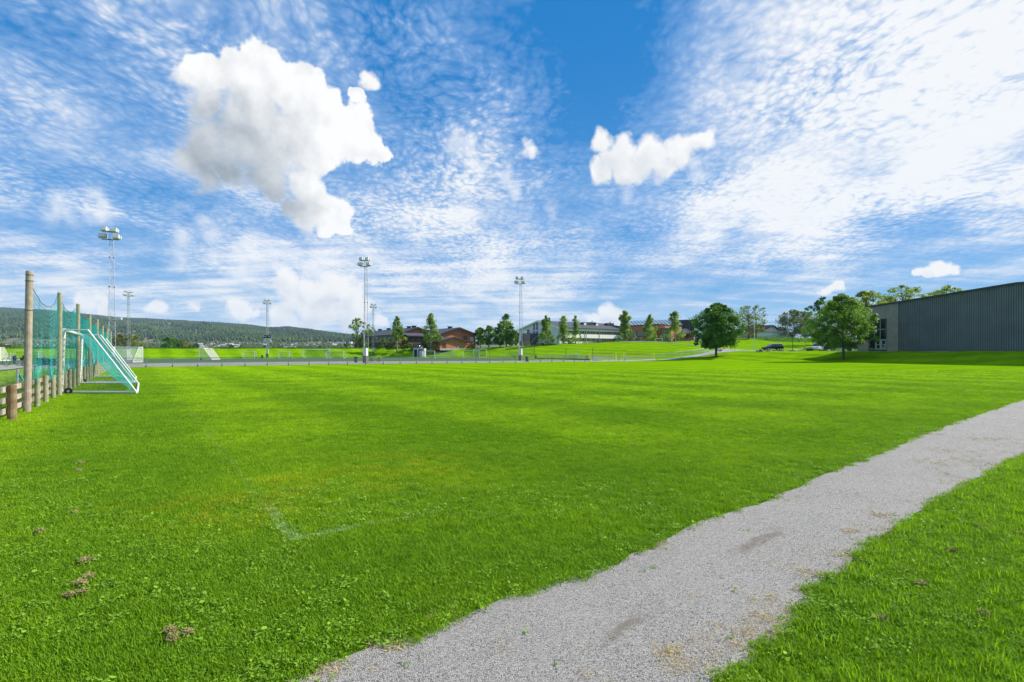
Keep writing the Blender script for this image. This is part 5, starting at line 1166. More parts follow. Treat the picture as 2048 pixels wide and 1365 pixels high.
m = MB(); f3.srect(m, 0, W3, BZ-.4, BZ+.25, .04); m.build('base_course', M_conc, sch)
wr = thing('playground_frame', 'small dark climbing frame beside the annex of the brick school', 'climbing frame', gp(942, 172)); m = MB(); c = gp(942, 172)
m.tube([c, c+Vector((1.2, 0, 1.9)), c+Vector((2.4, 0, 0))], .07, 6); m.build('arch', M_blackp, wr); m = MB(); m.tube([c+Vector((.3, .8, 0)), c+Vector((1.2, .8, 1.7)), c+Vector((2.1, .8, 0))], .07, 6); m.build('ladder', M_blackp, wr)

# ---------------------------------------------------------------- white school with the big grey roof
wsc = thing('white_school', 'long white school building with a steep dark roof and glazed gable', 'school', (15.8, 175, 4))
N, WW, LL, ze, zr = Vector((15.8, 175.)), 23.1, 36, 9.75, 12.5; wz = 3.2
m = MB(); gable_body(m, N, uu, WW, vv2, LL, wz, ze, zr); m.build('wall', M_wwall, wsc)
m = MB(); gable_roof(m, N, uu, WW, vv2, LL, ze, zr, .5, .35, .4); rf = m.build('roof', M_roof, wsc)
m = MB(); sl = (zr-ze)/(WW/2); M_ = N+uu*WW/2-vv2*.45
for sg_ in (-1, 1): E = M_+uu*sg_*(WW/2+.55); z_ = ze-sl*.55; m.prism([(M_.x, M_.y, zr-.15), (E.x, E.y, z_-.15), (E.x, E.y, z_+.32), (M_.x, M_.y, zr+.32)], (-vv2.x*.06, -vv2.y*.06, 0))
m.build('verge_board', M_wwall2, wsc)
gf = Fac(N, uu, -vv2); lf = Fac(N, vv2, -uu)
gf.window(wsc, 1066, 1071, 648, 661, 1, 1, M_glassd2, M_wwall2); gf.window(wsc, 1071.8, 1077, 645.8, 661, 1, 1, M_glassd2, M_wwall2)
gf.window(wsc, 1066, 1071, 662.5, 668, 1, 0, M_glassd2, M_wwall2); gf.window(wsc, 1071.8, 1077, 662.5, 668, 1, 0, M_glassd2, M_wwall2)
gf.window(wsc, 1054, 1058.8, 659.5, 667.8, 2, 0, M_glassd2, M_dfr); gf.window(wsc, 1054, 1058.4, 674, 682, 2, 0, M_glassd2, M_dfr)
gf.window(wsc, 1048.5, 1053, 688, 690.8, 1, 0, M_glassd2, M_dfr); gf.window(wsc, 1054, 1058, 688, 690.8, 1, 0, M_glassd2, M_dfr); gf.window(wsc, 1082, 1096, 686, 690.5, 3, 0, M_glassd2, M_dfr)
gf.window(wsc, 1099.5, 1101.8, 686, 690, 1, 0, M_glassd2, M_dfr)
m = MB(); gf.rect(m, 1037.2, 1057, 682.5, 691.5, .03); m.build('grey_base', mat('blue_grey', (.32, .37, .42), .8), wsc)
c = gf.at(1068); st = Fac(c-vv2*4, uu, -vv2); m = MB(); q0, q1 = gf.at(1076.5), gf.at(1059)
m.col([q0, q1, q1-vv2*3.6, q0-vv2*3.6], 3.3, zof(q0.y, 667.5)); stw = m.build('stair_tower', mat('dark_panel', (.10, .11, .12), .6), wsc)
sf = Fac(q0-vv2*3.6, uu, -vv2); Lq = (q1-q0).length
sf.swindow(stw, .15, Lq*.62, 4.2, zof(q0.y, 668.2)-.1, 4, 2, M_glassg, M_galv, name='glazing')
m = MB(); sf.srect(m, Lq*.70, Lq, 3.3, 5.4, .06); m.build('stone_base', M_conc, stw)
# long side, bright strips of windows
m = MB(); lf.srect(m, .3, LL, 6.55, 7.9, .10); m.build('white_band', M_wwall2, wsc); m = MB(); lf.srect(m, .3, LL, wz, 5.3, .06); m.build('white_band', M_wwall2, wsc)
m = MB(); lf.srect(m, .3, LL, 8.95, 9.7, .12); m.build('eaves_band', M_wwall2, wsc)
M_wmix = mat('curtained_glass', (.16, .10, .08), .3, spec=.6, c2=(.03, .035, .045), scale=1.6)
for i in range(12):
    s0 = 1.0+i*2.7; lf.swindow(wsc, s0, s0+2.5, 7.9, 8.95, 4, 0, M_wmix, M_dfr, fw=.06); lf.swindow(wsc, s0, s0+2.5, 5.3, 6.55, 4, 0, M_wmix, M_dfr, fw=.06)
for px in (1168.5, 1172, 1198): m = MB(); lf.rect(m, px, px+.5, 661, 687, .22); m.build('drainpipe', M_galv, wsc)
for px in (1167, 1173, 1180, 1191, 1214, 1222):
    F_ = Fac(N+uu*WW*.30, vv2, -uu); c = F_.at(px); zz_ = ze+(zr-ze)*.6; m = MB(); m.obox(c, vv2, .8, .8, zz_-.5, zz_+1.15); d_ = m.build('dormer', M_roof, rf)
    m = MB(); m.obox(c-uu*.84, vv2, .55, .04, zz_+.1, zz_+.85); m.build('dormer_window', M_wwall2 if px in (1167, 1191) else M_glassd2, d_)
for px in (1183, 1219): c = Fac(N+uu*WW/2, vv2, -uu).at(px); m = MB(); m.obox(c, vv2, 1.6, .8, zr-.6, zr+.55); m.obox(c+vv2*.3, vv2, .12, .12, zr+.55, zr+1.2); m.build('roof_vent', M_blackp, rf)

# ---------------------------------------------------------------- brown brick school with tall windows
bsc = thing('long_window_school', 'flat brown brick school wing with tall gridded windows on the hill', 'school', (35, 200, 5))
P0, P1 = Vector((35.1, 200.)), Vector((51.3, 182.6)); dd = (P1-P0).normalized(); nn = Vector((dd.y, -dd.x)); nn = nn if nn.y < 0 else -nn
bf = Fac(P0, dd, nn); Lb = (P1-P0).length; bz = 4.6; zt = 11.1
m = MB(); m.col([P0, P1, P1-nn*16, P0-nn*16], bz, zt); m.build('wall', M_brick, bsc)
m = MB(); bf.srect(m, -.1, Lb+.1, zt, zt+.35, .15, 16.2); m.build('parapet', M_fascia, bsc)
m = MB(); bf.srect(m, 0, Lb, bz, 9.4-.1, .03); m.build('recess_wall', M_brickd, bsc)
for a_, b_ in ((1210, 1219), (1222.7, 1231.7), (1236, 1245), (1249, 1258), (1262, 1270.5), (1275, 1284.7), (1288.5, 1297.5)):
    bf.window(bsc, a_, b_, 663.4, 672.3, 4, 2, M_glassg, M_frame, fw=.1); bf.window(bsc, a_, b_, 677.6, 684, 3, 0, M_glassg, M_frame, fw=.1)
for px in (1207.8, 1220.3, 1233, 1246, 1259.6, 1272, 1285.8, 1300): m = MB(); bf.rect(m, px, px+1.9, 662.5, 685, .45); m.build('pier', M_brick, bsc)
ef = Fac(P1, (1., .18), (.18, -1.)); E1 = ef.at(1330)
m = MB(); m.col([P1+Vector((.01, .02)), E1, E1+Vector((-.5, 10)), P1+Vector((-.6, 10))], bz, 11.6); m.build('end_wall', M_brick, bsc)
for a_ in np.arange(1319.5, 1326.5, 1.05): m = MB(); ef.rect(m, a_, a_+.6, 654.2, 655.6, .07); m.build('letter', M_whitep, bsc)
cf = Fac(ef.at(1323), (1., .20), (.20, -1.)); cf = Fac(cf.p-Vector((0, 1.2)), (1., .2), (.2, -1.))
C0, C1 = cf.p, cf.at(1342); m = MB(); m.col([C0, C1, C1+Vector((0, 8)), C0+Vector((0, 8))], bz, zof(C0.y, 655.5)-.1); m.build('glass_hall', mat('glass_hall_wall', (.22, .17, .12), .5), bsc)
for i, (a_, b_) in enumerate(((1323.3, 1327), (1327.3, 1331), (1331.3, 1335), (1335.3, 1341))): cf.window(bsc, a_, b_, 657+i*.7, 680.5, 1, 5, mat('bronze_glass', (.22, .19, .10), .15, spec=.8) if i < 2 else M_glassg, M_dfr, name='glazing', fw=.09)
m = MB(); A0, A1 = Vector(gxy(1264, 206)), Vector(gxy(1366, 196)); z0, z1 = zof(206, 652.5), zof(206, 646)
m.prism([(A0.x, A0.y, z0), (A0.x, A0.y+9, z1+1.2), (A0.x, A0.y+9, z0)], (A1.x-A0.x, A1.y-A0.y, 0)); gr_ = m.build('glass_roof', mat('skylight_glass', (.42, .52, .56), .15, spec=.9), bsc)
m = MB()
for i in range(15): x = A0.lerp(A1, i/14); m.bar((x.x, x.y-.02, z0+.08), (x.x, x.y+8.9, z1+1.25), .22, .10)
m.build('glazing_bar', M_blackp, gr_)
q0, q1 = Vector(gxy(1327, 215)), Vector(gxy(1395, 205)); m = MB(); m.col([q0, q1, q1+Vector((0, 10)), q0+Vector((0, 10))], 8, zof(212, 641.0)); m.build('plant_room', mat('dark_cladding', (.035, .04, .045), .6), bsc)
m = MB(); m.col([q0+Vector((8, -3)), q1+Vector((0, -3)), q1, q0+Vector((8, 0))], 8, zof(208, 650.6)); m.build('white_storey', M_wwall, bsc)
for i in range(3): m = MB(); m.col([q0+Vector((9+i*1.7, -3.06)), q0+Vector((10.2+i*1.7, -3.06)), q0+Vector((10.2+i*1.7, -3)), q0+Vector((9+i*1.7, -3))], zof(208, 658), zof(208, 655)); m.build('dark_window', M_glassd2, bsc)
m = MB(); r0 = Vector(gxy(1352, 192)); r1 = Vector(gxy(1388, 186)); m.prism([(r0.x, r0.y-1, zof(191, 668)), (r0.x, r0.y+8, zof(200, 659)), (r0.x, r0.y+8, zof(200, 668)-.2), (r0.x, r0.y-1, zof(191, 668)-.3)], (r1.x-r0.x, r1.y-r0.y, 0)); m.build('low_roof', M_roof, bsc)
m = MB(); m.col([r0+Vector((4, 0)), r1, r1+Vector((0, 7)), r0+Vector((4, 7))], 5, zof(191, 668.5)); m.build('low_wall', M_brick, bsc)
# ---------------------------------------------------------------- white house and garage row
Yh = 196; hs = thing('white_house', 'white house with a dark pitched roof behind the garage row', 'house', gp(1535, Yh))
gL, gA, gR = up3(1520.8, 666, Yh), up3(1544.4, 651.8, Yh), up3(1560, 662, Yh); dep = Vector((-7, 8))
m = MB(); m.prism([(gL.x, Yh, 5), (gR.x, Yh, 5), (gR.x, Yh, gL.z+.1), (gA.x, Yh, gA.z), (gL.x, Yh, gL.z)], (dep.x*1.0, dep.y, 0)); m.build('wall', M_wwall2, hs)
m = MB(); ov = Vector((-1.1, 0, -.62))
for E in (gL+Vector((-1.0, 0, -.72)), gR+Vector((1.0, 0, -.35))):
    m.prism([(gA.x, Yh-.5, gA.z+.03), (E.x, Yh-.5, E.z+.03), (E.x, Yh-.5, E.z+.26), (gA.x, Yh-.5, gA.z+.26)], (dep.x, dep.y+.8, 0))
m.build('roof', mat('brown_roof', (.10, .075, .065), .9), hs)
m = MB(); m.box((gA.x-4, Yh+3, gA.z+.35), (4.5, .8, .35)); m.build('ridge_cap', M_blackp, hs)
Fg = Fac(up3(1510.6, 676, 186).to_2d(), (1, -.02), (-.02, -1)); ga = thing('garage_row', 'low row of white garages with pale doors at the top of the slope', 'garage', gp(1530, 186))
p0, p1, p2 = Fg.p, Fg.at(1540), None; Fd = Fac(p1, (1, .75), (.6, -.8)); p2 = Fd.at(1589.6); zg = 5.6
ztop = zof(186, 665.2)
m = MB(); m.col([p0, p1, p2, p2+Vector((-3, 6)), p0+Vector((0, 12))], zg, ztop); m.build('wall', mat('pale_green_render', (.76, .80, .76), .8), ga)
m = MB(); m.col([p0+Vector((-.3, -.4)), p1+Vector((0, -.5)), p2+Vector((.5, -.3)), p2+Vector((-3, 6.4)), p0+Vector((-.3, 12.3))], ztop, ztop+.22); m.build('roof', M_conc, ga)
Ld = (p2-p1).length
for i in range(7):
    s0 = .5+i*(Ld-.6)/7; m = MB(); Fd.srect(m, s0+.22, s0+(Ld-.6)/7-.12, zg, ztop-.35, .05); d_ = m.build('garage_door', mat('door_pale_green', (.62, .70, .67), .6), ga)
    m = MB(); Fd.srect(m, s0-.05, s0+.14, zg, ztop-.2, .14); m.build('door_post', M_whitep, ga)
sh = thing('timber_fence', 'brown board fence left of the garage row', 'fence', gp(1495, 184)); 
m = MB(); q0, q1 = gp(1482, 186), gp(1503, 186)
for i in range(16): c = q0.lerp(q1, i/15); m.box((c.x, c.y, c.z+.6), (.2, .03, 1.3))
m.build('boards', M_plank, sh); m = MB(); m.bar(q0+Vector((0, .05, .9)), q1+Vector((0, .05, .9)), .06, .1); m.build('rail', M_plank, sh)
kb_ = thing('kiosk_shed', 'small red-roofed shed just left of the white garages', 'shed', gp(1507, 188)); c = gp(1507, 188)
m = MB(); m.obox(c, (1, 0), .9, .8, c.z, c.z+1.4); m.build('wall', M_brown, kb_); m = MB(); m.prism([(c.x-1.2, c.y-1, c.z+1.4), (c.x+1.2, c.y-1, c.z+1.4), (c.x, c.y-1, c.z+2)], (0, 2, 0)); m.build('roof', M_trred, kb_)
# ---------------------------------------------------------------- the big grey hall
hl = thing('sports_hall', 'huge dark grey ribbed sports hall with a timber-clad glazed entrance corner', 'sports hall', (61.7, 93, 1.75))
HA = Vector((61.7, 93.)); hd = Vector((68.8-61.7, 70-93.)).normalized(); hn = Vector((-hd.y, hd.x)); hn = hn if hn.x < 0 else -hn
hf_ = Fac(HA, hd, hn); hbz = 1.55; sR = hf_.s_of(2037); sT = hf_.s_of(1798.5)
def rz_(s_): return 1.6+83.6*92.5/1042+.0 + (s_-0)*(.0755 if s_ < sR else 0)-(.0755*(s_-2*sR) if s_ > sR else 0)*0
zL = zof(hf_.at(1721).y, 617.7); zR = zof(hf_.at(2037).y, 567.6); slp = (zR-zL)/(sR-hf_.s_of(1721)); z_at = lambda s_: zL+slp*(min(s_, 2*sR-s_)-hf_.s_of(1721)); S2 = 2*sR
P3 = lambda s_, z, o=0.: (HA.x+hd.x*s_+hn.x*o, HA.y+hd.y*s_+hn.y*o, z)
m = MB(); m.prism([P3(0, hbz), P3(S2, hbz), P3(S2, z_at(S2)), P3(sR, z_at(sR)), P3(0, z_at(0))], (-hn.x*48, -hn.y*48, 0)); m.build('wall', mat('hall_core', (.07, .08, .09), .7), hl)
M_rib = mat('ribbed_cladding', (.170, .190, .200), .65, var=.12, scale=.4)
m = MB(); s_ = sT; step = .28; prev = None                     # trapezoidal ribs, each a real fold
while s_ < S2-.3:
    for (a, b, o) in ((0, .14, .10), (.18, .24, .02)):
        q0, q1 = s_+a, s_+b; m.prism([P3(q0, hbz+.25, .0), P3(q1, hbz+.25, .0), P3(q1, z_at(q1)-.02, .0), P3(q0, z_at(q0)-.02, .0)], (hn.x*o, hn.y*o, 0))
    s_ += step
m.build('ribbed_cladding', M_rib, hl)
M_clad = mat('timber_cladding', (.34, .30, .26), .85, c2=(.27, .245, .22), scale=1.2)
wx0, wx1, wzt = hf_.s_of(1738.5), hf_.s_of(1773), zof(hf_.at(1756).y, 638.2)
m = MB(); b = 0.02; k_i = 0; rc = random.Random(9)
while b < sT-.02:
    e = min(b+.145, sT-.02)
    if e <= wx0 or b >= wx1: m.prism([P3(b, hbz+.2, .01), P3(e-.012, hbz+.2, .01), P3(e-.012, z_at(e)-.06, .01), P3(b, z_at(b)-.06, .01)], (hn.x*(.07+rc.uniform(0, .012)), hn.y*.07, 0))
    else: m.prism([P3(b, wzt, .01), P3(e-.012, wzt, .01), P3(e-.012, z_at(e)-.06, .01), P3(b, z_at(b)-.06, .01)], (hn.x*(.07+rc.uniform(0, .012)), hn.y*.07, 0))
    b = e
m.build('timber_cladding', M_clad, hl)
M_hglass = mat('hall_glass', (.015, .02, .018), .03, spec=1.); M_hfr = mat('hall_frame', (.22, .27, .25), .5)
xs3 = [1738.5, 1749.3, 1761, 1773]; zs3 = [zof(hf_.at(1756).y, q) for q in (699.6, 680, 659.3, 638.2)]
for i in range(3):
    for j in range(1, 3): hf_.swindow(hl, hf_.s_of(xs3[i]), hf_.s_of(xs3[i+1]), zs3[j], zs3[j+1], 1, 0, M_hglass, M_hfr, name='window', fw=.06)
hf_.swindow(hl, hf_.s_of(1738.5), hf_.s_of(1751.5), zs3[0], zs3[1], 1, 0, M_hglass, M_hfr, name='window', fw=.07)
for a_, b_ in ((1751.7, 1762), (1762.2, 1773)):
    d_ = hf_.swindow(hl, hf_.s_of(a_), hf_.s_of(b_), zs3[0], zs3[1], 1, 1, M_hglass, mat('door_frame_pale', (.34, .40, .37), .5), name='glass_door', fw=.15)
    m = MB(); q = hf_.s_of(b_)-.2 if a_ < 1755 else hf_.s_of(a_)+.2; hf_.srect(m, q-.02, q+.02, zs3[0]+.7, zs3[0]+1.3, .12); m.build('handle', M_galv, d_)
m = MB(); hf_.srect(m, -.05, S2, hbz-.5, hbz+.22, .16); m.build('plinth', M_conc, hl)
m = MB()
for (a, b) in ((-.45, sR), (sR, S2+.45)):
    za, zb = z_at(a), z_at(b); m.prism([P3(a, za-.02, .35), P3(b, zb-.02, .35), P3(b, zb+.20, .35), P3(a, za+.20, .35)], (-hn.x*48.5, -hn.y*48.5, 0))
m.build('roof', mat('roof_edge', (.06, .065, .075), .5), hl)
m = MB(); q = hf_.s_of(1798.5); m.prism([P3(q-.04, hbz+.2, .12), P3(q+.04, hbz+.2, .12), P3(q+.04, z_at(q), .12), P3(q-.04, z_at(q), .12)], (hn.x*.03, hn.y*.03, 0)); m.build('corner_trim', M_dkst, hl)
# things standing left of the hall
def cbox(name, label, cat, px0, px1, py0, py1, Y, d, mt, lid=None):
    a, b = up3(px0, py1, Y), up3(px1, py0, Y); t = thing(name, label, cat, (a.x, Y, a.z))
    MB().col([(a.x, Y), (b.x, Y), (b.x, Y+d), (a.x, Y+d)], a.z-.4, b.z).build('body', mt, t); MB().col([(a.x-.04, Y-.04), (b.x+.04, Y-.04), (b.x+.04, Y+d+.04), (a.x-.04, Y+d+.04)], b.z, b.z+.1).build('lid', lid or mt, t); return t
cbox('storage_container', 'dark blue storage container left of the hall behind the maple trunk', 'container', 1666, 1713, 686, 703, 112, 2.6, mat('container_blue', (.02, .035, .07), .6))
cbox('white_bench_box', 'long low white box behind the trunk of the right maple', 'box', 1674, 1695, 697.5, 703, 103, .7, M_whitep)
cbox('pallet_stack', 'white wrapped pallet leaning by the timber corner of the hall', 'pallet', 1710, 1720, 693, 702.5, 96, .9, M_wwall2)
m = thing('planter', 'brown timber planter between the white van and the maple trunk', 'planter', gp(1664, 108)); c = gp(1664, 108); MB().obox(c, (1, 0), .9, .3, c.z, c.z+.42).build('box', M_plank, m); mm = MB(); mm.lathe(c, [(.3, .42), (.4, .5), (.2, .62)], 8); mm.build('soil_and_plants', mat('planter_green', (.05, .10, .02), .9), m)

# ================================================================== vehicles
def car(name, label, cat, P, ang, L_, W_, H_, mt, suv=True, van=False, rails=False, cloudy=None):
    t = thing(name, label, cat, P); d = Vector((math.cos(ang), math.sin(ang), 0)); e = Vector((-d.y, d.x, 0)); Z = Vector((0, 0, 1)); P = Vector(P)
    Q_ = lambda x, y, z: P+d*(x*L_)+e*(y*W_)+Z*(z*H_)
    if van: low = [(-.5, .22), (.48, .22), (.5, .40), (.46, .52), (.30, .60), (.20, .95), (.12, 1.0), (-.48, 1.0), (-.5, .9)]; glass = [(.20, .62), (.30, .62), (.205, .90), (.10, .93), (.10, .62)]
    else: low = [(-.49, .26), (.47, .24), (.5, .34), (.49, .50), (.44, .56), (.20, .63), (-.47, .64), (-.5, .52)]; glass = None
    m = MB(); n = len(low); b = 0
    for y, k_ in ((-.5, .0), (-.47, .0), (.47, .0), (.5, .0)): pass
    for y, sh_ in ((-.5, .985), (-.42, 1.), (.42, 1.), (.5, .985)):
        for (x, z) in low: m.v.append(tuple(Q_(x*sh_, y, z if z < .5 else z*(1 if abs(y) < .45 else .975))))
    for s_ in range(3):
        for i in range(n): j = (i+1) % n; m.f.append((s_*n+i, s_*n+j, (s_+1)*n+j, (s_+1)*n+i))
    m.f.append(tuple(range(n-1, -1, -1))); m.f.append(tuple(3*n+i for i in range(n))); bd = m.build('body', mt, t, bevel=.03)
    if not van:
        cab = [(-.47, .62), (.22, .62), (.06, .95), (-.02, .985), (-.36, .985), (-.42, .96)]; m = MB(); n = len(cab)
        for y, k_ in ((-.5, .62), (-.40, 1.), (.40, 1.), (.5, .62)):
            for (x, z) in cab:
                yy = (y if z < .7 else y*.84); m.v.append(tuple(Q_(x, yy*.97, z if abs(y) < .45 else min(z, .93))))
        for s_ in range(3):
            for i in range(n): j = (i+1) % n; m.f.append((s_*n+i, s_*n+j, (s_+1)*n+j, (s_+1)*n+i))
        m.f.append(tuple(range(n-1, -1, -1))); m.f.append(tuple(3*n+i for i in range(n))); m.build('roof', mt, t, bevel=.02)
        for sg_ in (-1, 1):
            for (x0, x1, x2, x3) in ((-.42, -.27, -.27, -.37), (-.25, -.06, -.06, -.25), (-.04, .165, .04, -.04)):
                f = lambda x, z, q: Q_(x, sg_*(.497-.075*((z-.62)/.35)+q), z); m = MB(); m.prism([f(x0, .65, .0), f(x1, .65, .0), f(x2, .90, .0), f(x3, .90, .0)], e*sg_*.02); m.build('side_window', M_glassd2, t)
        m = MB(); m.prism([Q_(.215, -.42, .65), Q_(.215, .42, .65), Q_(.085, .36, .93), Q_(.085, -.36, .93)], d*.03+Z*.02); m.build('windscreen', mat('screen_glass', (.25, .33, .36), .1, spec=.9), t)
        m = MB(); m.prism([Q_(-.472, -.40, .66), Q_(-.472, .40, .66), Q_(-.43, .34, .92), Q_(-.43, -.34, .92)], -d*.03); m.build('rear_window', M_glassd2, t)
    else:
        for sg_ in (-1, 1): m = MB(); m.prism([Q_(x, sg_*.5, z) for x, z in glass], e*sg_*.025); m.build('side_window', M_glassd2, t)
        m = MB(); m.prism([Q_(.305, -.44, .62), Q_(.305, .44, .62), Q_(.21, .42, .92), Q_(.21, -.42, .92)], d*.03+Z*.01); m.build('windscreen', M_glassd2, t)
    for x in (-.31, .33):
        for sg_ in (-1, 1):
            c = Q_(x, sg_*.44, 0)+Z*.35; w = MB(); w.tube([c-e*.11, c+e*.11], .35, 20); wo = w.build('wheel', M_black, t); w = MB(); w.tube([c+e*sg_*.10, c+e*sg_*.125], .20, 12); w.build('rim', M_galv, wo)
    for sg_ in (-1, 1):
        m = MB(); m.prism([Q_(.485, sg_*.34-.08, .42), Q_(.485, sg_*.34+.08, .42), Q_(.455, sg_*.34+.08, .53), Q_(.455, sg_*.34-.08, .53)], d*.05); m.build('headlight', mat('headlight_glass', (.6, .62, .62), .1, spec=.9), t)
        m = MB(); m.prism([Q_(-.505, sg_*.42-.06, .45), Q_(-.505, sg_*.42+.06, .45), Q_(-.49, sg_*.42+.06, .64), Q_(-.49, sg_*.42-.06, .64)], d*.06); m.build('tail_light', mat('tail_red', (.45, .015, .01), .3), t)
        if rails: m = MB(); m.tube([Q_(-.38, sg_*.38, 1.02), Q_(-.02, sg_*.38, 1.02)], .025, 6); m.build('roof_rail', M_galv, t)
    m = MB(); m.prism([Q_(-.51, -.12, .36), Q_(-.51, .12, .36), Q_(-.51, .12, .44), Q_(-.51, -.12, .44)], -d*.01); m.build('number_plate', M_whitep, t); return t
M_carb = mat('car_black', (.012, .014, .02), .15, spec=.9); M_carw = mat('car_white', (.7, .7, .7), .25); M_carg = mat('car_silver', (.38, .40, .42), .25, metal=.5); M_carblue = mat('car_blue', (.02, .08, .20), .25)
car('parked_car', 'black estate car with roof rails parked behind the boulders', 'car', gp(1545, 126, .02), math.pi+.10, 4.7, 1.85, 1.66, M_carb, rails=True)
car('parked_car', 'silver car parked in front of the entrance of the brick school', 'car', gp(833.5, 166, .02), 2.6, 4.2, 1.75, 1.35, M_carg)
car('parked_car', 'dark blue car at the top of the slope under the grey-leaved tree', 'car', gp(1620, 184, .0), math.pi-.1, 4.3, 1.8, 1.5, M_carblue)
car('delivery_van', 'white van with its cab facing left, partly hidden by the right maple', 'van', gp(1641, 114, .02), math.pi+.5, 4.9, 1.95, 1.75, M_carw, van=True)
tr = thing('trailer', 'grey flat car trailer standing left of the white van', 'trailer', gp(1616.5, 110)); c = gp(1616.5, 110)
m = MB(); m.obox(c, (1, .1), .68, .55, c.z+.38, c.z+.75); m.build('box', M_carg, tr); m = MB(); m.tube([c+Vector((.1, -.58, .25)), c+Vector((.1, .58, .25))], .24, 14); m.build('wheels', M_black, tr); MB().bar(c+Vector((-1.1, 0, .42)), c+Vector((-.6, 0, .42)), .06).build('drawbar', M_dkst, tr)
# boulders and slabs along the car park
def boulder(label, px, Y, w, h, seed, mt, group='stones along the edge of the car park'):
    r = random.Random(seed); g = gp(px, Y); m = MB(); n = 9; ph = r.random()*6
    for (z, q) in ((-.15, .95), (.25, 1.0), (.7, .85), (1.0, .45)):
        for k_ in range(n): t_ = 2*math.pi*k_/n; rr = q*w/2*(1+.22*math.sin(2*t_+ph)+r.uniform(-.12, .12)); m.v.append((g.x+rr*math.cos(t_), g.y+rr*.7*math.sin(t_), g.z+h*z*(1+r.uniform(-.1, .1))))
    for i in range(3):
        for k_ in range(n): m.f.append((i*n+k_, i*n+(k_+1) % n, (i+1)*n+(k_+1) % n, (i+1)*n+k_))
    m.f.append(tuple(3*n+k_ for k_ in range(n))); o = m.build('boulder', mt); prop(o, label, 'boulder', group)
M_st1 = mat('pale_rock', (.50, .47, .42), .95, var=.3, scale=3); M_st2 = mat('grey_rock', (.16, .155, .145), .95, var=.3, scale=3); M_st3 = mat('pink_rock', (.48, .38, .32), .95, var=.25, scale=3)
for i, (px, w, h, mt, lb) in enumerate(((1515, .55, .42, M_st1, 'pale rock at the left end of the row, nearest the white lamp post'), (1521, .65, .45, M_st2, 'grey rock by the bonnet of the black car'), (1525, .5, .38, M_st1, 'pale leaning slab just left of the black car front wheel'),
    (1537, 1.0, .26, M_st2, 'flat dark rock in front of the black car'), (1549, .8, .38, M_st3, 'pinkish rock in front of the black car door'), (1560.5, 1.0, .30, M_st2, 'flat dark rock by the rear wheel of the black car'), (1567, .35, .33, M_st1, 'small white rock behind the black car'), (1584, 1.2, .24, M_st2, 'wide dark flat rock at the foot of the dark lamp post'),
    (1646, 1.2, .36, M_st2, 'dark rock in front of the white van'), (1656, .9, .34, M_st3, 'brownish rock right of the white van'))): boulder(lb, px, 103.5 if px < 1600 else 106, w, h, 40+i, mt)
for i, (px, Y, lb) in enumerate(((1437, 115, 'pale rock at the left side of the road junction'), (1440.5, 113, 'grey rock in the middle of the road junction group'), (1431, 118, 'dark rock at the top of the road junction group'))): boulder(lb, px, Y, .6, .35, 60+i, (M_st1, M_st2, M_st2)[i], 'rocks at the road junction left of the lamp post')
# lamp posts
def lamp(label, px, Y, pt, mt, head=None, r=.06):
    b = gp(px, Y); z = zof(Y, pt); t = thing('street_lamp', label, 'lamp post', b); MB().tube([b-Vector((0, 0, .1)), Vector((b.x, b.y, z))], r*1.2, 8, r1=r*.7).build('pole', mt, t)
    if head == 'arm': MB().tube([Vector((b.x, b.y, z)), Vector((b.x-.25, b.y, z+.25)), Vector((b.x-.6, b.y-.1, z+.3))], r*.6, 6).build('arm', mt, t); MB().box((b.x-.8, b.y-.1, z+.3), (.5, .2, .1)).build('lamp_head', M_galv, t)
    elif head == 'box': MB().lathe((b.x, b.y, z-.35), [(.10, 0), (.17, .05), (.17, .3), (.06, .4)], 10).build('lamp_head', M_blackp, t)
    MB().lathe(b, [(r*2, 0), (r*2, .12), (r*1.3, .2)], 8).build('base', mt, t)
lamp('tall white flagpole-like post at the road junction', 1508.5, 107, 636, mat('post_white', (.62, .66, .66), .5), r=.075)
lamp('dark lamp post in front of the garage row', 1585.5, 106, 669, M_blackp, 'box', r=.06)
lamp('dark street lamp with a bent arm beside the big maple', 1378.5, 178, 637, M_dkst, 'arm', r=.10)
def wpole(label, px, Y, pt):
    b = gp(px, Y); z = zof(Y, pt); t = thing('utility_pole', label, 'utility pole', b); MB().tube([b, Vector((b.x, b.y, z))], .16, 8, r1=.11).build('pole', M_plank, t); MB().bar((b.x-.5, b.y, z-.3), (b.x+.5, b.y, z-.3), .1).build('crossarm', M_plank, t); return Vector((b.x, b.y, z-.2))
w1p = wpole('wooden utility pole at the right end of the white garages', 1575.7, 182, 637)
m = MB()
for dz_ in (0, .5):
    e_ = up3(1494, 643, 230)+Vector((0, 0, dz_)); m.tube([w1p.lerp(e_, q/8)-Vector((0, 0, 1.2*4*(q/8)*(1-q/8)-dz_*0)) for q in range(9)], .02, 4)
pw = m.build('power_line', M_dkst); prop(pw, 'pair of thin power lines running left from the wooden pole', 'power line')
sp_ = thing('road_sign', 'thin grey sign post on the slope right of the black car', 'sign post', gp(1566.5, 126)); b = gp(1566.5, 126); MB().tube([b, b+Vector((0, 0, 2.1))], .03, 6).build('pole', M_galv, sp_); MB().lathe(b+Vector((0, 0, 2.1)), [(.05, 0), (.08, .05), (.03, .12)], 8).build('cap', M_dkst, sp_)
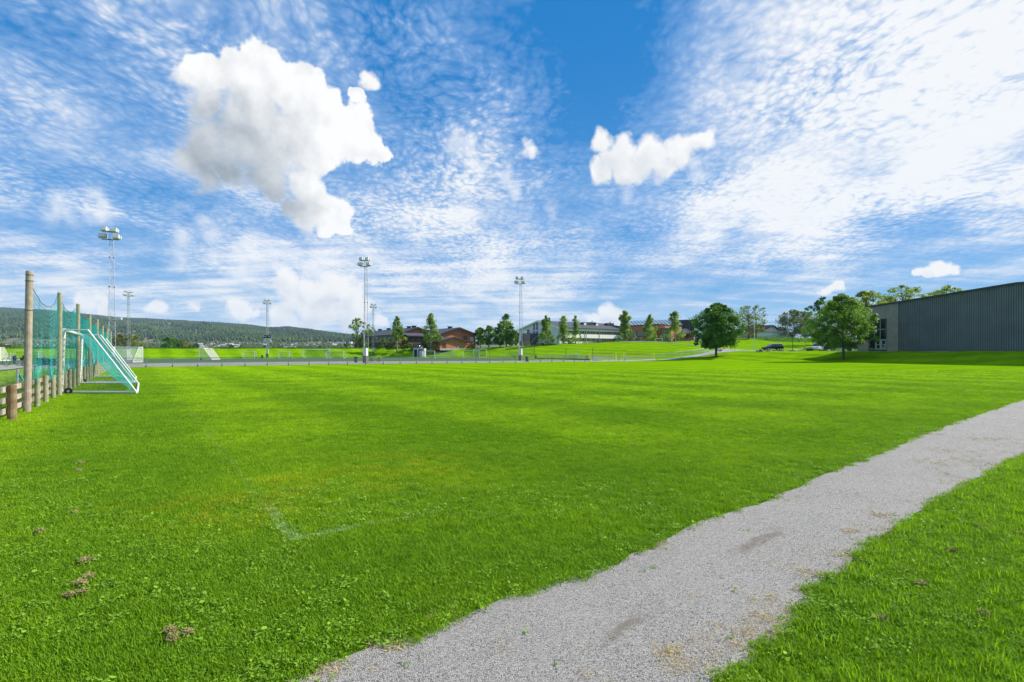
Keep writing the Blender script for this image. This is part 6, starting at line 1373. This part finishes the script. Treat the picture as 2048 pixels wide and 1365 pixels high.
# ================================================================== trees
M_barkg = mat('grey_bark', (.16, .13, .10), .95, c2=(.09, .075, .06), scale=3); M_barkb = mat('birch_bark', (.42, .40, .36), .9, c2=(.10, .09, .08), scale=2.2)
L_maple = leafmat('maple_leaf', (.045, .125, .010), (.11, .24, .016), .7, .30); L_mapley = leafmat('bright_maple_leaf', (.070, .165, .011), (.21, .32, .038), .6, .38)
L_birch = leafmat('birch_leaf', (.115, .195, .034), (.28, .36, .08), .6, .45); L_bush = leafmat('bush_leaf', (.06, .14, .016), (.12, .22, .024), .8, .35)
L_dark = leafmat('dark_leaf', (.030, .075, .010), (.060, .12, .016), .6, .30); L_grey = leafmat('willow_leaf', (.12, .15, .085), (.22, .25, .15), .6, .25)
L_yel = leafmat('yellowing_leaf', (.10, .14, .020), (.22, .24, .035), .5, .35, cc=(.20, .15, .03)); L_weed = leafmat('weed_leaf', (.06, .12, .014), (.10, .17, .03), .5, .3)
def prof(kind, t):
    if kind == 'maple': return max(.02, math.sin(math.pi*min(1, .10+.90*t))**.62)*(1.0-.10*t)
    if kind == 'birch': return max(.03, (1-t)**.62*min(1, .45+t*2.6))
    if kind == 'column': return max(.04, (1-t**3.2)**.8*(.70+.30*math.sin(t*7+1)))
    if kind == 'round': return max(.03, math.sqrt(max(0, 1-(2*t-1)**2))**.8)
    if kind == 'crown': return max(.03, (1-t**2.2)**.6)
    return 1-t
def tree(name, label, px, Y, py_top, w_px, py_low, kind, lm, nclump=70, nleaf=70, leaf=.2, bark=None, px_c=None, seed=1, group=None, gap=.0, trunk_r=None, hang=0., hide_trunk=False, cat='tree', clump_r=None, base=None):
    r = random.Random(seed); b = gp(px, Y) if base is None else Vector(base); k_ = Y/F0; ztop, zlow = zof(Y, py_top), zof(Y, py_low); Hc = ztop-zlow; R = w_px*k_/2*(1.6 if kind == 'birch' else 1.5 if kind == 'column' else 1.3 if kind in ('birch', 'column', 'round', 'crown') else 1.06); cx_ = b.x if px_c is None else (px_c-CX)*k_
    t = thing(name, label, cat, b, group=group); H_ = ztop-b.z; tr_ = trunk_r or max(.06, H_*.021)
    cl = []
    for i in range(nclump):
        tt = r.random()**.85; rr = prof(kind, tt)*R; a = r.uniform(0, 2*math.pi); q = rr*(r.random()**.42)*(.96 if r.random() > .2 else r.uniform(1.05, 1.25))
        cr = (clump_r or R*.26)*r.choice([.45, .6, .8, 1.0, 1.25])*(.65 if tt > .85 else 1)
        q = max(0, q-cr*.55); cl.append((Vector((cx_+q*math.cos(a), b.y+q*math.sin(a), zlow+cr*.4+(Hc-cr*.9)*tt)), cr))
    m = MB(); bend = [b, b+Vector((r.uniform(-.05, .05)*H_*.3, 0, H_*.3)), Vector((cx_*.6+b.x*.4, b.y, b.z+H_*.6)), Vector((cx_, b.y, b.z+H_*.92))]
    m.tube([b-Vector((0, 0, .2)), b+Vector((0, 0, .15))]+bend[1:], [tr_*1.5, tr_*1.12, tr_*.8, tr_*.45, tr_*.08], 9)
    for i in range(min(26, nclump//2)):
        c, cr = cl[i]; f = max(.18, min(.85, (c.z-b.z)/H_*.72)); j = min(2, int(f/.31)); st_ = bend[j].lerp(bend[j+1], min(1, (f-j*.31)/.31)); md_ = st_.lerp(c, .55)+Vector((0, 0, -.06*H_*.3)); m.tube([st_, md_, c], [tr_*.42, tr_*.24, tr_*.07], 5, cap=False)
    if not hide_trunk: m.build('trunk', bark or M_barkg, t)
    # leaves, all at once
    rg = np.random.default_rng(seed+100); C_ = np.array([list(c) for c, _ in cl]); CR = np.array([q for _, q in cl]); idx = rg.integers(0, len(cl), nclump*nleaf)
    if gap: idx = idx[rg.random(len(idx)) > gap]
    n = len(idx); dv = rg.normal(size=(n, 3)); dv /= np.linalg.norm(dv, axis=1)[:, None]; rad_ = CR[idx]*(rg.random(n)**.45); pos = C_[idx]+dv*rad_[:, None]*np.array([1, 1, .72])
    if hang: pos[:, 2] -= hang*rg.random(n)**2*CR[idx]*1.6
    sz = leaf*rg.uniform(.55, 1.25, n); nr = dv*.7+rg.normal(size=(n, 3))*.55+np.array([0, 0, .35]); nr /= np.linalg.norm(nr, axis=1)[:, None]
    e = np.cross(nr, rg.normal(size=(n, 3))); e /= np.linalg.norm(e, axis=1)[:, None]; g = np.cross(nr, e)
    V = np.stack([pos-e*sz[:, None]*.6, pos-g*sz[:, None]*.38, pos+e*sz[:, None]*.6, pos+g*sz[:, None]*.38], 1).reshape(-1, 3); V -= np.array(list(b))
    me = bpy.data.meshes.new('crown'); me.from_pydata(V.tolist(), [], (np.arange(n*4).reshape(-1, 4)).tolist()); me.materials.append(lm)
    o = bpy.data.objects.new('crown', me); COL.objects.link(o); o.parent = t; return t
tree('maple_tree', 'dense dark green round maple by the road, left of the two maples', 1432, 100, 606, 106, 699, 'maple', L_maple, 220, 170, .25, seed=3, trunk_r=.22, px_c=1435, clump_r=1.15)
tree('maple_tree', 'bright green spreading maple standing in the shadow of the hall', 1687, 84, 588, 128, 699, 'maple', L_mapley, 210, 170, .22, seed=8, trunk_r=.19, px_c=1683, clump_r=1.1)
cb_ = 'columnar birches round the brick school'
tree('birch_tree', 'loose two-headed birch at the left end of the brick school', 716, 196, 636, 30, 684, 'round', L_birch, 46, 60, .42, bark=M_barkb, seed=21, hang=.5, group=cb_)
tree('birch_tree', 'thin right-hand birch just behind the second floodlight mast', 738, 198, 648, 22, 674, 'round', L_birch, 26, 50, .42, bark=M_barkb, seed=22, hang=.5, group=cb_)
tree('birch_tree', 'slim pointed birch in front of the long wing of the brick school', 794, 164, 632, 31, 697, 'birch', L_birch, 60, 80, .34, bark=M_barkb, seed=23, hang=.4, group=cb_)
tree('birch_tree', 'tall pointed birch between the two brick gables', 862, 163, 626, 37, 696, 'birch', L_birch, 74, 80, .34, bark=M_barkb, seed=24, hang=.4, group=cb_)
tree('sapling', 'slender young tree just left of the tall birch between the gables', 847.5, 161, 674, 13, 698, 'birch', L_bush, 18, 50, .25, seed=25, cat='young tree')
for i, (px, w, pt, pb, Y, lb) in enumerate(((727, 20, 681, 697.5, 170, 'round green bush in front of the dark lower wing'), (767.5, 27, 678.5, 697.5, 168, 'wide green bush left of the slim pointed birch'), (742, 14, 684, 698, 172, 'small dark bush between two larger bushes by the wing'), (693, 14, 684.5, 697.5, 176, 'small round bush left of the brick school'), (818, 19, 685, 698, 165, 'green bush between the two columnar birches'), (806, 10, 692, 698.5, 163, 'low bush at the foot of the slim birch'))):
    tree('bush', lb, px, Y, pt, w, pb, 'crown', L_bush if i != 2 else L_dark, 22, 60, .30, seed=30+i, trunk_r=.05, group='bushes along the brick school', cat='bush')
tc = 'cluster of broad trees between the schools'
for i, (px, w, pt, pb, Y, kd, lm, lb) in enumerate(((961, 22, 655, 692, 178, 'round', L_birch, 'pale loose tree at the left edge of the tree cluster'), (977, 38, 652, 690, 172, 'round', L_maple, 'dark broad tree second in the cluster between the schools'), (1000, 42, 646, 690, 168, 'maple', L_maple, 'bright broad tree in the front of the cluster'), (1013, 38, 627, 690, 176, 'birch', L_birch, 'tallest birch rising out of the tree cluster'),
    (1022, 34, 652, 691, 166, 'maple', L_bush, 'light green tree at the right edge of the cluster'), (1034, 16, 664, 690, 174, 'column', L_dark, 'narrow dark tree against the white gable'))):
    tree('broadleaf_tree', lb, px, Y, pt, w, pb, kd, lm, 62, 80, .38, seed=50+i, group=tc, hang=.2)
wb = 'birches on the grass hill in front of the schools'
tree('birch_tree', 'drooping birch in front of the glazed white gable', 1092, 163, 631, 34, 688, 'column', L_birch, 66, 80, .34, bark=M_barkb, seed=61, hang=.9, group=wb)
tree('birch_tree', 'drooping birch left of a pair before the white school', 1127, 166, 631, 32, 687, 'column', L_birch, 54, 76, .34, bark=M_barkb, seed=62, hang=.9, group=wb)
tree('birch_tree', 'thin-topped birch right of a pair before the white school', 1151, 168, 631, 24, 684, 'column', L_birch, 42, 70, .34, bark=M_barkb, seed=63, hang=.8, group=wb, gap=.15)
tree('birch_tree', 'tall full birch in front of the brown brick school, leftmost of three', 1249, 165, 620, 34, 682, 'column', L_birch, 72, 80, .36, bark=M_barkb, seed=64, hang=.7, group=wb)
tree('birch_tree', 'leaning birch with a low right bough, middle of three', 1298, 166, 629, 30, 680, 'birch', L_birch, 50, 76, .36, bark=M_barkb, seed=65, hang=.7, group=wb, px_c=1300)
tree('birch_tree', 'pale airy birch in front of the glass hall, rightmost of three', 1350, 172, 622, 36, 677, 'column', L_birch, 62, 70, .36, bark=M_barkb, seed=66, hang=.8, group=wb, gap=.2)
tree('broadleaf_tree', 'yellowing thin-leaved tree behind the dense maple', 1497, 178, 609, 62, 672, 'round', L_yel, 70, 62, .36, seed=70, gap=.25)
tree('broadleaf_tree', 'scraggly tree with dark tips right of the yellowing tree', 1512, 182, 615, 36, 668, 'round', L_yel, 30, 34, .36, seed=71, gap=.35)
tree('willow_tree', 'grey-green round tree at the right end of the garages', 1588, 190, 619, 58, 674, 'round', L_grey, 90, 84, .40, seed=72, hang=.5)
tree('willow_tree', 'second grey-green tree half hidden behind the bright maple', 1612, 193, 622, 40, 672, 'round', L_grey, 50, 80, .40, seed=73, hang=.5)
tree('broadleaf_tree', 'dark leafy tree peeking left of the bright maple crown', 1640, 150, 594, 50, 690, 'round', L_maple, 60, 70, .4, seed=74)
bh = 'tree crowns rising behind the hall roof'
for i, (px, w, pt, Y, lb) in enumerate(((1733, 54, 581, 140, 'leafy crown behind the hall, just right of the bright maple'), (1775, 44, 594, 150, 'small low crown showing over the timber corner of the hall'), (1806, 78, 570, 145, 'widest sunlit crown rising over the hall roof'), (1893, 66, 571, 150, 'rightmost airy crown showing over the hall roof'))):
    tree('broadleaf_tree', lb, px, Y, pt, w, 650, 'round', leafmat('sunlit_leaf', (.10, .17, .02), (.28, .32, .06), .5, .45), 95, 80, .36, seed=80+i, gap=.1, group=bh, base=(gp(px, Y).x, Y, 1.9))
lt = 'round trees beyond the far bank at the left'
for i, (px, w, pt, Y, lm, lb) in enumerate(((240, 30, 669, 420, L_yel, 'olive round tree behind the first floodlight mast'), (262, 38, 667, 430, L_yel, 'olive round tree right of the first floodlight mast'), (222, 20, 672, 425, L_yel, 'small olive tree left of the first floodlight mast'), (339, 40, 674, 410, L_maple, 'dark green round tree in the middle of the far bank'), (364, 26, 681, 415, L_yel, 'russet bush right of the dark green round tree'), (393, 12, 688, 420, L_dark, 'tiny bush left of the cream goal'), (350, 22, 678, 412, L_maple, 'dark green bush joined to the round tree'))):
    tree('far_tree', lb, px, Y, pt, w, 697, 'crown', lm, 46, 60, 1.0, seed=90+i, group=lt, base=(gp(px, Y).x, Y, h1(gp(px, Y).x, Y)))
FB = ['tiny bush on the skyline left of the first net post', 'tiny bush on the skyline at the left edge of the picture', 'tiny bush on the skyline behind the first goal post', 'tiny bush on the skyline seen through the nearest goal', 'tiny bush on the skyline above the left small goal', 'tiny bush on the skyline right above the small goal left of the scoreboard',
 'tiny bush on the skyline right behind the scoreboard mast', 'tiny bush on the skyline left of the green-netted goal', 'tiny bush on the skyline above the green-netted goal', 'tiny bush on the skyline near the left end of the brick school', 'tiny bush on the skyline right of the scoreboard', 'tiny bush on the skyline between the net posts']
for i, (px, w, pt) in enumerate(((20, 26, 689), (3, 20, 686), (135, 20, 690), (150, 16, 688), (462, 14, 689), (485, 10, 690), (530, 10, 691), (600, 14, 692), (640, 10, 692), (668, 14, 692), (560, 16, 692), (182, 14, 689))):
    Y = 520+i*9; tree('far_bush', FB[i]+'', px, Y, pt, w, 698, 'crown', L_yel if i % 2 else L_dark, 14, 40, 1.0, seed=120+i, group='tiny bushes on the skyline of the far bank', cat='bush', base=(gp(px, Y).x, Y, 2.5))
# rough growth along the top of the banks, and weeds on the slope below the garages
def weeds(name, pts, n, h, w, lm, seed, leafs=.22):
    rg = np.random.default_rng(seed); P_ = np.array([[p[0], p[1]] for p in pts]); sg_ = np.linalg.norm(np.diff(P_, axis=0), axis=1); cum = np.concatenate([[0], np.cumsum(sg_)])
    s_ = rg.random(n)*cum[-1]; dens = vnoise(s_/3.1, s_*0, seed); keep = rg.random(n) < .25+dens; s_ = s_[keep]; n = len(s_)
    x = np.interp(s_, cum, P_[:, 0])+rg.normal(size=n)*w*.3; y = np.interp(s_, cum, P_[:, 1])+rg.normal(size=n)*w; z = H(x, y)+rg.random(n)**1.4*h*(.5+vnoise(s_/1.3, s_*0, seed+1))
    nr = rg.normal(size=(n, 3)); nr /= np.linalg.norm(nr, axis=1)[:, None]; e = np.cross(nr, rg.normal(size=(n, 3))); e /= np.linalg.norm(e, axis=1)[:, None]; g = np.cross(nr, e); sz = leafs*rg.uniform(.5, 1.3, n)[:, None]; p = np.stack([x, y, z], 1)
    V = np.stack([p-e*sz*.6, p-g*sz*.35, p+e*sz*.6, p+g*sz*.35], 1).reshape(-1, 3); me = bpy.data.meshes.new(name); me.from_pydata(V.tolist(), [], np.arange(n*4).reshape(-1, 4).tolist()); me.materials.append(lm); o = bpy.data.objects.new(name, me); COL.objects.link(o); prop(o, kind='stuff')
weeds('bank_weeds', [gxy(-300, 122), gxy(0, 125), gxy(260, 135), gxy(534, 155), gxy(750, 169), gxy(950, 168)], 26000, .38, .5, L_weed, 1)
weeds('hill_weeds', [gxy(1040, 165), gxy(1160, 163), gxy(1240, 160), gxy(1300, 157), gxy(1345, 152)], 3500, .28, .4, L_weed, 2)
weeds('slope_weeds', [gxy(1530, 172), gxy(1600, 170), gxy(1680, 168)], 15000, .5, 4.5, L_bush, 3, .3)
# ================================================================== air
hb = MB(); hb.box((0, 3250, 178), (12600, 6900, 364)); hv_ = bpy.data.materials.new('haze'); hv_.use_nodes = True; q = NT(hv_.node_tree); q.n.clear()
o_ = q.new('ShaderNodeOutputMaterial'); pv = q.new('ShaderNodeVolumePrincipled'); pv.inputs['Color'].default_value = (.52, .74, 1, 1); pv.inputs['Density'].default_value = .00006; pv.inputs['Anisotropy'].default_value = 0.0
q.l.new(pv.outputs[0], o_.inputs['Volume']); prop(hb.build('haze', hv_), kind='stuff')
